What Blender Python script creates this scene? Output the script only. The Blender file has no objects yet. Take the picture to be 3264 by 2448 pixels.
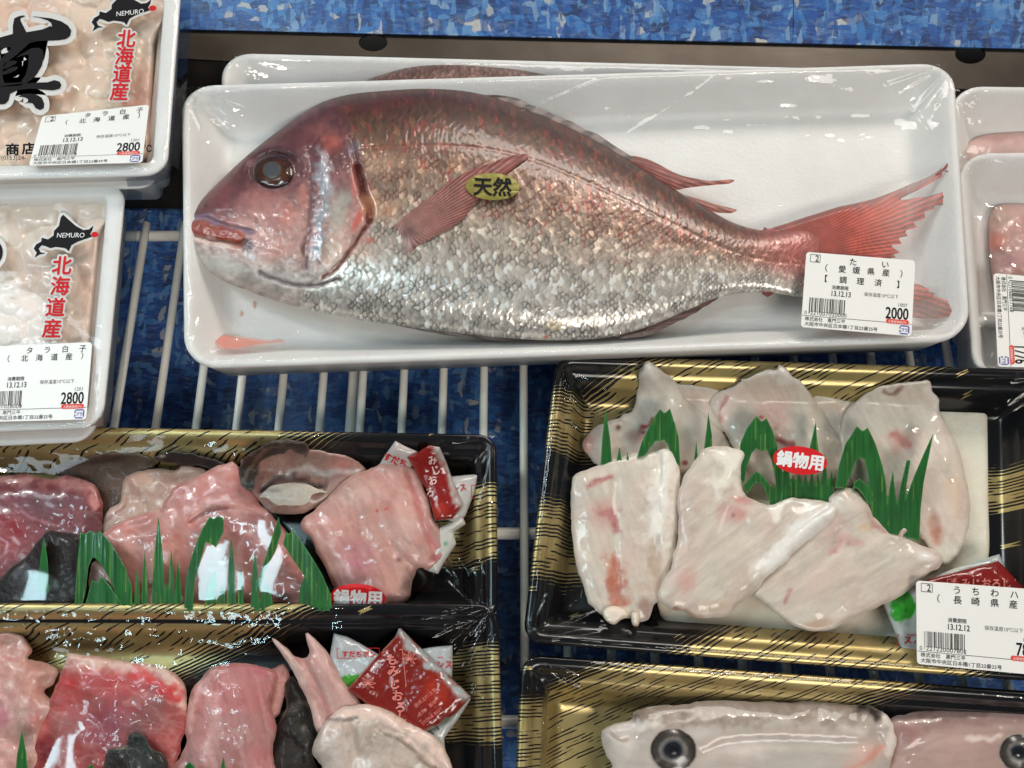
import bpy, math, random
import numpy as np
from mathutils import Vector
from mathutils.geometry import tessellate_polygon

scene = bpy.context.scene
COL = scene.collection
random.seed(7)

# ------------------------------------------------------------------ camera
PW, PH, FOC = 2212.0, 1659.0, 1916.0        # size of the picture the outlines were measured in, focal length in its pixels
TILT, DIST = math.radians(20.0), 0.52
CAM = np.array([0.0, -math.sin(TILT) * DIST, math.cos(TILT) * DIST])
cd = bpy.data.cameras.new('camera')
cd.sensor_width = 36.0
cd.lens = 36.0 * FOC / PW
cd.clip_start, cd.clip_end = 0.01, 50.0
cam = bpy.data.objects.new('camera', cd)
cam.location = CAM
cam.rotation_euler = (TILT, 0, 0)
COL.objects.link(cam)
scene.camera = cam

# ------------------------------------------------------------------ world, lamps, exposure
world = bpy.data.worlds.new('World')
scene.world = world
world.use_nodes = True
world.node_tree.nodes['Background'].inputs[0].default_value = (0.80, 0.88, 1.0, 1)
world.node_tree.nodes['Background'].inputs[1].default_value = 0.15
scene.view_settings.view_transform = 'Standard'
scene.view_settings.look = 'None'
scene.view_settings.exposure = -0.50
scene.view_settings.gamma = 1.0
scene.view_settings.use_curve_mapping = False
scene.cycles.use_denoising = True
scene.cycles.max_bounces = 8
scene.cycles.transparent_max_bounces = 12
scene.cycles.sample_clamp_indirect = 6.0
scene.cycles.caustics_reflective = False
scene.cycles.caustics_refractive = False


def area(name, loc, aim, sx, sy, power, col, spread=180):
    l = bpy.data.lights.new(name, 'AREA')
    l.shape = 'RECTANGLE'
    l.size, l.size_y, l.energy, l.color = sx, sy, power, col
    l.spread = math.radians(spread)
    o = bpy.data.objects.new(name, l)
    o.location = loc
    o.rotation_euler = (Vector(aim) - Vector(loc)).to_track_quat('-Z', 'Y').to_euler()
    COL.objects.link(o)
    return o


area('case_lamp', (0.40, 1.28, 0.98), (0.10, 0.02, 0.0), 1.0, 0.30, 16.5, (1.0, 0.94, 0.86))
area('aisle_lamp', (0.55, -1.15, 1.55), (0.08, 0.02, 0.0), 0.9, 0.45, 23.0, (1.0, 0.94, 0.86))
area('cool_tube_lamp', (-0.95, 0.45, 0.95), (-0.2, 0.0, 0.0), 0.18, 0.8, 1.3, (0.74, 0.90, 1.0), 80)
for lx, ly, sx, sy in ((-0.462, 0.010, 0.028, 0.125), (-0.425, 0.0, 0.016, 0.07), (-0.368, 0.026, 0.022, 0.14), (-0.653, -0.229, 0.020, 0.10), (-0.619, -0.229, 0.020, 0.12), (-0.73, -0.012, 0.05, 0.06)):
    area('louvre_lamp', (lx, ly, 0.95), (lx * 0.9, ly, 0.0), sx, sy, 170.0 * sx * sy, (0.62, 0.92, 1.0)).rotation_euler = (0, 0, 0)
for k, (sx, sy) in enumerate(((-1.10, 0.60), (-0.50, 1.32), (0.62, 1.30), (1.15, 0.50))):
    area('spot_lamp', (sx, sy, 1.15), (0.02, 0.0, 0.0), 0.07, 0.07, 2.6, (1.0, 0.88, 0.72))

# ------------------------------------------------------------------ geometry helpers


def P(u, v, z):
    """Points at height z that are seen at picture position (u, v)."""
    u = np.asarray(u, float); v = np.asarray(v, float); z = np.asarray(z, float)
    s, c = math.sin(TILT), math.cos(TILT)
    a, b = u - PW / 2, PH / 2 - v
    dx, dy, dz = a, s * FOC + c * b, -c * FOC + s * b
    t = (z - CAM[2]) / dz
    return np.stack([CAM[0] + t * dx, CAM[1] + t * dy, CAM[2] + t * dz], -1)


def lin(c):
    c = np.clip(np.asarray(c, float) / 255.0, 0, 1)
    return np.where(c <= 0.04045, c / 12.92, ((c + 0.055) / 1.055) ** 2.4)


def hsh(i, j, seed=0.0):
    x = np.sin(i * 127.1 + j * 311.7 + seed * 74.7) * 43758.5453
    return x - np.floor(x)


def vnoise(x, y, seed=0.0):
    xi, yi = np.floor(x), np.floor(y)
    fx, fy = x - xi, y - yi
    fx, fy = fx * fx * (3 - 2 * fx), fy * fy * (3 - 2 * fy)
    a, b = hsh(xi, yi, seed), hsh(xi + 1, yi, seed)
    c, d = hsh(xi, yi + 1, seed), hsh(xi + 1, yi + 1, seed)
    return (a * (1 - fx) + b * fx) * (1 - fy) + (c * (1 - fx) + d * fx) * fy


def fbm(x, y, seed=0.0, octv=4):
    s, a, t = 0.0, 0.5, 0.0
    for k in range(octv):
        s = s + a * vnoise(x, y, seed + k * 3.1); t += a
        x, y, a = x * 2.03 + 11.3, y * 2.03 + 5.7, a * 0.5
    return s / t


def worley(x, y, seed=0.0):
    xi, yi = np.floor(x), np.floor(y)
    best = np.full(np.shape(x), 9.0); cid = np.zeros(np.shape(x))
    for a in (-1, 0, 1):
        for b in (-1, 0, 1):
            cx, cy = xi + a, yi + b
            d = (cx + hsh(cx, cy, seed) - x) ** 2 + (cy + hsh(cx, cy, seed + 5) - y) ** 2
            m = d < best
            best = np.where(m, d, best); cid = np.where(m, hsh(cx, cy, seed + 9), cid)
    return np.sqrt(best), cid


def sstep(a, b, x):
    t = np.clip((x - a) / (b - a), 0, 1)
    return t * t * (3 - 2 * t)


def spline(pts, n=6, closed=True):
    p = np.array(pts, float); m = len(p); out = []
    for i in range(m if closed else m - 1):
        if closed:
            a, b, c, d = p[i - 1], p[i], p[(i + 1) % m], p[(i + 2) % m]
        else:
            a, b, c, d = p[max(i - 1, 0)], p[i], p[i + 1], p[min(i + 2, m - 1)]
        for k in range(n):
            t = k / n
            out.append(0.5 * (2 * b + (c - a) * t + (2 * a - 5 * b + 4 * c - d) * t * t + (3 * b - a - 3 * c + d) * t ** 3))
    if not closed:
        out.append(p[-1])
    return np.array(out)


def seg_dist(u, v, pts, closed=False):
    """Distance to a polyline, the nearest point on it and how far along it is (0..1)."""
    u = np.ravel(u); v = np.ravel(v)
    a = np.array(pts, float)
    b = np.roll(a, -1, 0) if closed else a[1:]
    a = a if closed else a[:-1]
    d = b - a; l2 = np.maximum((d ** 2).sum(1), 1e-9)
    bd = np.empty(len(u)); bx = np.empty(len(u)); by = np.empty(len(u)); bt = np.empty(len(u))
    for s in range(0, len(u), 8000):
        e = slice(s, s + 8000)
        pu, pv = u[e, None], v[e, None]
        t = np.clip(((pu - a[:, 0]) * d[:, 0] + (pv - a[:, 1]) * d[:, 1]) / l2, 0, 1)
        x, y = a[:, 0] + t * d[:, 0], a[:, 1] + t * d[:, 1]
        q = (pu - x) ** 2 + (pv - y) ** 2
        k = q.argmin(1); r = np.arange(len(k))
        bd[e] = np.sqrt(q[r, k]); bx[e] = x[r, k]; by[e] = y[r, k]; bt[e] = (k + t[r, k]) / len(a)
    return bd, bx, by, bt


def inside(u, v, poly):
    p = np.array(poly, float); r = np.zeros(np.shape(u), bool)
    x0, y0 = p[-1]
    for x1, y1 in p:
        if y0 != y1:
            r ^= ((y1 > v) != (y0 > v)) & (u < (x0 - x1) * (v - y1) / (y0 - y1) + x1)
        x0, y0 = x1, y1
    return r


def offset_poly(pts, d):
    p = np.array(pts, float)
    t = np.roll(p, -1, 0) - np.roll(p, 1, 0)
    n = np.stack([t[:, 1], -t[:, 0]], 1)
    n /= np.maximum(np.linalg.norm(n, axis=1), 1e-6)[:, None]
    x, y = p[:, 0], p[:, 1]
    if (x * np.roll(y, -1) - np.roll(x, -1) * y).sum() < 0:
        n = -n
    return p + n * d


def zoomed(x0, y0, x1, w):
    """Turns positions read in an enlarged view of the photograph into picture positions."""
    k = (x1 - x0) / w

    def f(pts):
        return [((x0 + x * k) * PW / 3264.0, (y0 + y * k) * PW / 3264.0) for x, y in pts]
    return f


QA = zoomed(0, 0, 1632, 2212)
QB = zoomed(1632, 0, 3264, 2212)
QC = zoomed(0, 1224, 1632, 2212)
QD = zoomed(1632, 1224, 3264, 2212)
ZKAN = zoomed(0, 0, 600, 2212)
ZMAP = zoomed(0, 540, 600, 1118)
ZBACK = zoomed(1000, 250, 1800, 2212)
ZREAR = zoomed(1700, 500, 2500, 2212)
ZTAIL = zoomed(2400, 450, 3264, 1792)
ZFIL = zoomed(1800, 1100, 2700, 2133)

ORIGIN = {}


def mesh_obj(name, verts, faces, mat, parent=None, col=None, attrs=None, uv=None, smooth=True, origin=None):
    """faces: list of int arrays (quads or triangles) or of lists."""
    verts = np.asarray(verts, float).reshape(-1, 3)
    if parent is not None:
        origin = ORIGIN[parent.name]
    elif origin is None:
        origin = np.array([verts[:, 0].mean(), verts[:, 1].mean(), verts[:, 2].min()])
    me = bpy.data.meshes.new(name)
    loops, starts, tot = [], [], 0
    for f in faces:
        f = np.asarray(f)
        if f.size == 0:
            continue
        f = f.reshape(-1, f.shape[-1])
        loops.append(f.ravel()); n = f.shape[1]
        starts.append(tot + np.arange(len(f)) * n); tot += f.size
    loops = np.concatenate(loops).astype(np.int32); starts = np.concatenate(starts).astype(np.int32)
    me.vertices.add(len(verts)); me.vertices.foreach_set('co', (verts - origin).astype(np.float32).ravel())
    me.loops.add(len(loops)); me.loops.foreach_set('vertex_index', loops)
    me.polygons.add(len(starts)); me.polygons.foreach_set('loop_start', starts)
    me.update(calc_edges=True)
    me.validate()
    me.polygons.foreach_set('use_smooth', np.full(len(me.polygons), smooth))
    if col is not None:
        ca = me.color_attributes.new('Col', 'FLOAT_COLOR', 'POINT')
        c4 = np.ones((len(verts), 4), np.float32); c4[:, :3] = col
        ca.data.foreach_set('color', c4.ravel())
    for k, val in (attrs or {}).items():
        at = me.attributes.new(k, 'FLOAT', 'POINT')
        at.data.foreach_set('value', np.asarray(val, np.float32))
    me.materials.append(mat)
    o = bpy.data.objects.new(name, me)
    COL.objects.link(o)
    ORIGIN[o.name] = np.array(origin)
    if parent is not None:
        o.parent = parent
    else:
        o.location = origin
    return o


def tag(o, label, cat, group=None):
    o['label'] = label; o['category'] = cat
    if group:
        o['group'] = group
    return o


def struct(o):
    o['kind'] = 'structure'
    return o


def blur2(a, m, it):
    for _ in range(it):
        s = np.zeros_like(a); w = np.zeros_like(a)
        for dy, dx in ((0, 0), (1, 0), (-1, 0), (0, 1), (0, -1)):
            ms = np.roll(m, (dy, dx), (0, 1)); s += np.roll(a, (dy, dx), (0, 1)) * ms; w += ms
        a = np.where(m > 0, s / np.maximum(w, 1), a)
    return a


def relief_data(outline, z0, hfun, sp=4.0, base=None, under=14.0, rnd=6, blur=0, rag=0.0):
    poly = spline(outline, rnd) if rnd else np.array(outline, float)
    if rag:
        poly = spline(poly, 2)
        poly = offset_poly(poly, ((fbm(poly[:, 0] * 0.035, poly[:, 1] * 0.035, 31.0, 5) - 0.5) * 4 * rag)[:, None])
    lo, hi = poly.min(0) - sp, poly.max(0) + sp
    us = np.arange(lo[0], hi[0] + sp, sp); vs = np.arange(lo[1], hi[1] + sp, sp)
    U, V = np.meshgrid(us, vs)
    ins = inside(U, V, poly)
    d, nx, ny, _ = seg_dist(U, V, poly, True)
    d = d.reshape(U.shape); nx = nx.reshape(U.shape); ny = ny.reshape(U.shape)
    c = ins[:-1, :-1] | ins[1:, :-1] | ins[:-1, 1:] | ins[1:, 1:]
    used = np.zeros(U.shape, bool)
    for a in (slice(None, -1), slice(1, None)):
        for b in (slice(None, -1), slice(1, None)):
            used[a, b] |= c
    out = used & ~ins
    U = np.where(out, nx, U); V = np.where(out, ny, V); d = np.where(ins, d, 0.0)
    h = hfun(U, V, d)
    if blur:
        h = blur2(h, used.astype(float), blur)
    idx = -np.ones(U.shape, int); idx[used] = np.arange(used.sum())
    q = np.stack([idx[1:, :-1], idx[1:, 1:], idx[:-1, 1:], idx[:-1, :-1]], -1)[c]
    u, v, dd, hh = U[used], V[used], d[used], h[used]
    co = P(u, v, z0 + hh)
    quads = q
    if base is not None:
        e = np.concatenate([q[:, [0, 1]], q[:, [1, 2]], q[:, [2, 3]], q[:, [3, 0]]])
        key = e.min(1).astype(np.int64) * (len(u) + 1) + e.max(1)
        _, first, cnt = np.unique(key, return_index=True, return_counts=True)
        be = e[first[cnt == 1]]
        bv = np.unique(be); remap = -np.ones(len(u), int); remap[bv] = np.arange(len(bv)) + len(u)
        cen = np.array([u.mean(), v.mean()])
        # inward direction: away from the nearest outside, from the gradient of the inside mask
        gi = ins.astype(float)
        for _ in range(6):
            gi = (gi + np.roll(gi, 1, 0) + np.roll(gi, -1, 0) + np.roll(gi, 1, 1) + np.roll(gi, -1, 1)) / 5
        gy, gx = np.gradient(gi)
        gx, gy = gx[used][bv], gy[used][bv]
        n = np.maximum(np.hypot(gx, gy), 1e-6)
        bu, bvv = u[bv] + gx / n * under, v[bv] + gy / n * under
        co = np.concatenate([co, P(bu, bvv, np.full(len(bv), base))])
        sq = np.stack([be[:, 1], be[:, 0], remap[be[:, 0]], remap[be[:, 1]]], 1)
        quads = np.concatenate([q, sq])
        u = np.concatenate([u, u[bv]]); v = np.concatenate([v, v[bv]]); dd = np.concatenate([dd, dd[bv] * 0])

    def sample(uu, vv):
        hz = np.where(used, h, 0.0)
        x = np.clip((np.asarray(uu) - us[0]) / sp, 0, len(us) - 1.001); y = np.clip((np.asarray(vv) - vs[0]) / sp, 0, len(vs) - 1.001)
        i, j = x.astype(int), y.astype(int); fx, fy = x - i, y - j
        return z0 + (hz[j, i] * (1 - fx) + hz[j, i + 1] * fx) * (1 - fy) + (hz[j + 1, i] * (1 - fx) + hz[j + 1, i + 1] * fx) * fy
    return co, quads, u, v, dd, sample


SURF = {}


def relief(name, outlines, z0, hfun, cfun, mat, parent=None, attrs=None, **kw):
    """A solid piece whose outline was measured in the photograph: it lies at height z0 and bulges by hfun."""
    if not isinstance(outlines[0][0], (tuple, list, np.ndarray)):
        outlines = [outlines]
    C, Q, U, V, D, n = [], [], [], [], [], 0
    smp = None
    for o in outlines:
        co, q, u, v, d, smp = relief_data(o, z0, hfun, **kw)
        C.append(co); Q.append(q + n); U.append(u); V.append(v); D.append(d); n += len(co)
    C, Q, U, V, D = map(np.concatenate, (C, Q, U, V, D))
    col = lin(cfun(U, V, D)) if cfun else None
    ob = mesh_obj(name, C, [Q], mat, parent, col, {k: f(U, V, D) for k, f in (attrs or {}).items()})
    SURF[ob.name] = smp
    return ob


def pillow(H, R=60.0, amp=0.0, freq=0.02, seed=1.0, extra=None, cut=0.0):
    def f(u, v, d):
        t = np.clip(d / R, 0, 1)
        h = H * np.sqrt(np.maximum(1 - (1 - t) ** 2, 0))
        if cut:
            t2 = np.clip(d / cut, 0, 1)
            h = H * (0.55 * np.sqrt(np.maximum(1 - (1 - t2) ** 2, 0)) + 0.45 * t * t * (3 - 2 * t))
        if amp:
            h = h + amp * (fbm(u * freq, v * freq, seed) - 0.5) * 2 * sstep(0, R * 0.5, d)
        if extra is not None:
            h = h + extra(u, v, d)
        return h
    return f


# colour recipes: a base, then soft marks
def spot(cx, cy, rx, ry, c, a=1.0, ang=0.0, soft=1.0):
    ca, sa = math.cos(math.radians(ang)), math.sin(math.radians(ang))

    def f(u, v, d, col):
        x, y = (u - cx) * ca + (v - cy) * sa, -(u - cx) * sa + (v - cy) * ca
        n = (fbm(u * 0.045, v * 0.045, cx * 0.01) - 0.5) * 0.7
        r = np.sqrt((x / rx) ** 2 + (y / ry) ** 2) + n
        w = a * (1 - sstep(1 - 0.9 * soft, 1.0, r)) * (0.70 + 0.5 * fbm(u * 0.12, v * 0.12, cy * 0.01))
        w = np.clip(w, 0, 1)
        return col + (np.array(c, float) - col) * w[:, None]
    return f


def stroke(pts, width, c, a=1.0, rag=0.5):
    pp = spline(pts, 5, False)

    def f(u, v, d, col):
        wu = (fbm(u * 0.05, v * 0.05, width + 1.0) - 0.5) * width * 1.6; wv = (fbm(u * 0.05, v * 0.05, width + 8.0) - 0.5) * width * 1.6
        q, _, _, t = seg_dist(u + wu, v + wv, pp)
        w = width * (1 + rag * (fbm(u * 0.08, v * 0.08, width) - 0.5) * 2)
        k = a * (1 - sstep(0.10 * w, 1.15 * w, q)) * (0.60 + 1.0 * fbm(u * 0.07, v * 0.07, width + 3.0))
        k = np.clip(k, 0, 1)
        return col + (np.array(c, float) - col) * k[:, None]
    return f


def edge(width, c, a=1.0):
    def f(u, v, d, col):
        n = width * (0.5 + fbm(u * 0.05, v * 0.05, width * 0.3))
        k = a * (1 - sstep(0, 1, d / n))
        return col + (np.array(c, float) - col) * k[:, None]
    return f


def paint(base, marks=(), var=10.0, freq=0.03, seed=2.0, fibre=None, tissue=0.0):
    def f(u, v, d):
        col = np.ones((len(u), 3)) * np.array(base, float)
        n = fbm(u * freq, v * freq, seed, 5) - 0.5
        n2 = fbm(u * freq * 0.5 + 40, v * freq * 0.5, seed + 7, 3) - 0.5
        col = col + n[:, None] * var * 2 + n2[:, None] * np.array([0.6, -0.6, -0.5]) * var * 1.6
        if fibre:
            ang, per, amt = fibre
            ca, sa = math.cos(math.radians(ang)), math.sin(math.radians(ang))
            x, y = u * ca + v * sa, -u * sa + v * ca
            col = col + ((fbm(x / (per * 9), y / per, seed + 3, 3) - 0.5) * 2 * amt)[:, None]
        for m in marks:
            col = m(u, v, d, col)
        if tissue:
            if fibre:
                ca, sa = math.cos(math.radians(fibre[0])), math.sin(math.radians(fibre[0]))
                x, y = (u * ca + v * sa) * 0.35, -u * sa + v * ca
            else:
                x, y = u, v
            r = 1 - np.abs(2 * fbm(x * 0.035 + 7, y * 0.035, seed + 11, 4) - 1)          # pale sinew lines
            col = col + (np.array([232, 214, 202.0]) - col) * (tissue * 0.55 * sstep(0.88, 0.985, r))[:, None]
            r = 1 - np.abs(2 * fbm(x * 0.022 + 3, y * 0.022 + 9, seed + 17, 4) - 1)      # darker veins and seams
            col = col * (1 - tissue * 0.30 * sstep(0.90, 0.99, r) * fbm(u * 0.02, v * 0.02, seed + 5))[:, None]
            g = fbm(u * 0.28, v * 0.28, seed + 23, 2) - 0.5
            col = col * (1 + 0.16 * tissue * g)[:, None]
            p = fbm(u * 0.014, v * 0.014, seed + 29, 3)                                      # paler and greyer patches
            grey = col.mean(1, keepdims=True) * np.array([1.04, 0.99, 0.95])
            col = col + (grey - col) * (0.55 * tissue * sstep(0.45, 0.72, p))[:, None]
            b = fbm(u * 0.45, v * 0.45, seed + 37, 2)
            col = col + (np.array([150, 60, 60.0]) - col) * (0.35 * tissue * sstep(0.80, 0.90, b))[:, None]
        return col
    return f


# ------------------------------------------------------------------ materials
class Mat:
    def __init__(self, name, **pr):
        self.m = bpy.data.materials.new(name); self.m.use_nodes = True
        self.t = self.m.node_tree; self.N = self.t.nodes; self.L = self.t.links
        self.b = self.N['Principled BSDF']; self.out = self.N['Material Output']
        for k, val in pr.items():
            self.set(k.replace('_', ' '), val)

    def set(self, key, val):
        s = self.b.inputs[key]
        if hasattr(val, 'is_output'):
            self.L.new(val, s)
        elif isinstance(val, (tuple, list)) and len(val) == 3 and s.type == 'RGBA':
            s.default_value = (*val, 1)
        else:
            s.default_value = val

    def node(self, typ, ins=None, **props):
        n = self.N.new(typ)
        for k, val in props.items():
            setattr(n, k, val)
        for k, val in (ins or {}).items():
            s = n.inputs[k]
            if hasattr(val, 'is_output'):
                self.L.new(val, s)
            else:
                s.default_value = val
        return n

    def math(self, op, a, b=None, c=None):
        ins = {0: a}
        if b is not None:
            ins[1] = b
        if c is not None:
            ins[2] = c
        return self.node('ShaderNodeMath', ins, operation=op).outputs[0]

    def attr(self, name, out='Fac'):
        return self.node('ShaderNodeAttribute', attribute_name=name).outputs[out]

    def pos(self):
        return self.node('ShaderNodeNewGeometry').outputs['Position']

    def noise(self, scale, detail=4, vec=None, rough=0.6, dist=0.0):
        return self.node('ShaderNodeTexNoise', {'Vector': vec or self.pos(), 'Scale': scale, 'Detail': detail, 'Roughness': rough, 'Distortion': dist})

    def ramp(self, fac, stops, interp='LINEAR'):
        n = self.node('ShaderNodeValToRGB', {'Fac': fac}); r = n.color_ramp; r.interpolation = interp
        while len(r.elements) < len(stops):
            r.elements.new(0.5)
        for e, (p, c) in zip(r.elements, stops):
            e.position = p; e.color = (*(lin(c) if max(c) > 1 else c), 1)
        return n.outputs[0]

    def mix(self, fac, a, b):
        n = self.node('ShaderNodeMix', data_type='RGBA')
        for s, val in ((n.inputs[0], fac), (n.inputs[6], a), (n.inputs[7], b)):
            if hasattr(val, 'is_output'):
                self.L.new(val, s)
            elif isinstance(val, (tuple, list, np.ndarray)):
                s.default_value = (*val, 1)
            else:
                s.default_value = val
        return n.outputs[2]

    def bump(self, h, strength, dist=0.001):
        n = self.node('ShaderNodeBump', {'Height': h, 'Strength': strength, 'Distance': dist})
        self.L.new(n.outputs[0], self.b.inputs['Normal'])


def mat_flesh(name='wet_flesh', coat=0.48, cr=0.08, fine=1.0, sss=0.25, blob=0.8):
    m = Mat(name, Roughness=0.42, Coat_Weight=coat, Coat_Roughness=cr, Subsurface_Weight=sss, Subsurface_Scale=0.004)
    m.b.inputs['Subsurface Radius'].default_value = (1.0, 0.45, 0.3)
    m.set('Base Color', m.attr('Col', 'Color'))
    n = m.noise(420, 4); n2 = m.noise(90, 2)
    n.outputs[0]
    m.bump(m.math('ADD', n.outputs[0], m.math('MULTIPLY', n2.outputs[0], blob)), 0.20 * fine, 0.0010)
    return m.m


def mat_skin():
    m = Mat('fish_skin', Coat_Weight=0.35, Coat_Roughness=0.12)
    m.set('Base Color', m.attr('Col', 'Color'))
    g = m.attr('gloss')
    m.set('Metallic', m.math('MULTIPLY', g, 0.42))
    m.set('Roughness', m.math('SUBTRACT', 0.46, m.math('MULTIPLY', g, 0.16)))
    n = m.noise(700, 3)
    m.bump(n.outputs[0], 0.12, 0.0006)
    return m.m


def mat_fin():
    m = Mat('fish_fin', Roughness=0.5, Coat_Weight=0.08, Coat_Roughness=0.15)
    m.set('Base Color', m.attr('Col', 'Color'))
    m.set('Alpha', m.attr('cover'))
    return m.m


def mat_col(name, rough=0.5, coat=0.0, spec=0.5, bump=0.0, metal=0.0, bs=500):
    m = Mat(name, Roughness=rough, Coat_Weight=coat, Coat_Roughness=0.08, Metallic=metal)
    m.b.inputs['Specular IOR Level'].default_value = spec
    m.set('Base Color', m.attr('Col', 'Color'))
    if bump:
        m.bump(m.noise(bs, 3).outputs[0], bump, 0.001)
    return m.m


def mat_flat(name, rgb, rough=0.5, coat=0.0, metal=0.0, spec=0.5, var=0.0, vs=150, bump=0.0, bs=400):
    m = Mat(name, Roughness=rough, Coat_Weight=coat, Metallic=metal)
    m.b.inputs['Specular IOR Level'].default_value = spec
    c = lin(rgb)
    if var:
        n = m.noise(vs, 4)
        m.set('Base Color', m.ramp(n.outputs[0], [(0.3, tuple(c * (1 - var))), (0.7, tuple(np.minimum(c * (1 + var), 1)))]))
    else:
        m.set('Base Color', tuple(c))
    if bump:
        m.bump(m.noise(bs, 3).outputs[0], bump, 0.001)
    return m.m


def mat_foam():
    m = Mat('white_foam', Roughness=0.42, Subsurface_Weight=0.12, Subsurface_Scale=0.004)
    vo = m.node('ShaderNodeTexVoronoi', {'Vector': m.pos(), 'Scale': 420.0})
    n = m.noise(25, 3)
    c = m.ramp(n.outputs[0], [(0.3, (0.775, 0.76, 0.735)), (0.7, (0.855, 0.842, 0.82))])
    m.set('Base Color', c)
    m.bump(m.math('ADD', vo.outputs['Distance'], m.math('MULTIPLY', m.noise(110, 3).outputs[0], 1.2)), 0.20, 0.0006)
    return m.m


def mat_film(name='clear_film', bump=0.09):
    m = Mat(name)
    m.N.remove(m.b)
    tr = m.node('ShaderNodeBsdfTransparent', {'Color': (0.985, 0.985, 0.985, 1)})
    gl = m.node('ShaderNodeBsdfGlossy', {'Color': (1, 1, 1, 1), 'Roughness': 0.035})
    n = m.noise(130, 3); n2 = m.noise(28, 2)
    bp = m.node('ShaderNodeBump', {'Height': m.math('ADD', n.outputs[0], m.math('MULTIPLY', n2.outputs[0], 3.0)), 'Strength': bump, 'Distance': 0.0008})
    m.L.new(bp.outputs[0], gl.inputs['Normal'])
    fc = m.node('ShaderNodeLayerWeight', {'Blend': 0.5}).outputs['Facing']
    mx = m.node('ShaderNodeMixShader', {0: m.math('ADD', 0.021, m.math('MULTIPLY', m.math('POWER', fc, 4.0), 0.5))})
    m.L.new(tr.outputs[0], mx.inputs[1]); m.L.new(gl.outputs[0], mx.inputs[2]); m.L.new(mx.outputs[0], m.out.inputs['Surface'])
    return m.m


def mat_gold_tray():
    """Black plastic printed with bands of gold that are crossed by broken brush strokes."""
    m = Mat('black_gold_plastic')
    sc, sa, dn = m.attr('stroke_across'), m.attr('stroke_along'), m.attr('black')
    vec = m.node('ShaderNodeCombineXYZ', {0: m.math('MULTIPLY', sa, 0.012), 1: m.math('MULTIPLY', sc, 0.012), 2: 0.0}).outputs[0]
    wob = m.node('ShaderNodeTexNoise', {'Vector': vec, 'Scale': 0.9, 'Detail': 2.0}).outputs[0]
    c = m.math('ADD', m.math('DIVIDE', sc, 7.8), m.math('MULTIPLY', wob, 1.7))
    row = m.math('FLOOR', c)
    fr = m.math('ABSOLUTE', m.math('SUBTRACT', m.math('FRACT', c), 0.5))
    v2 = m.node('ShaderNodeCombineXYZ', {0: m.math('MULTIPLY', sa, 0.010), 1: m.math('MULTIPLY', row, 7.31), 2: 0.0}).outputs[0]
    n = m.node('ShaderNodeTexNoise', {'Vector': v2, 'Scale': 1.0, 'Detail': 2.5, 'Roughness': 0.6}).outputs[0]
    n = m.math('MULTIPLY', m.math('SUBTRACT', n, 0.28), 2.2)           # roughly 0..1
    lvl = m.math('SUBTRACT', n, m.math('SUBTRACT', 1.0, dn))           # above 0: a stroke here
    on = m.math('MULTIPLY', lvl, 9.0)
    on.node.use_clamp = True
    wid = m.math('ADD', 0.17, m.math('MULTIPLY', m.math('POWER', dn, 3.0), 0.40))
    prof = m.math('MULTIPLY', m.math('SUBTRACT', m.math('MULTIPLY', wid, on), fr), 14.0)
    prof.node.use_clamp = True
    n3 = m.noise(60, 3)
    gold = m.ramp(n3.outputs[0], [(0.3, (0.50, 0.38, 0.15)), (0.7, (0.66, 0.52, 0.24))])
    m.set('Base Color', m.mix(prof, gold, (0.006, 0.006, 0.007)))
    m.set('Metallic', m.math('MULTIPLY', m.math('SUBTRACT', 1.0, prof), 0.72))
    m.set('Roughness', m.math('SUBTRACT', 0.36, m.math('MULTIPLY', prof, 0.20)))
    return m.m


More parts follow.
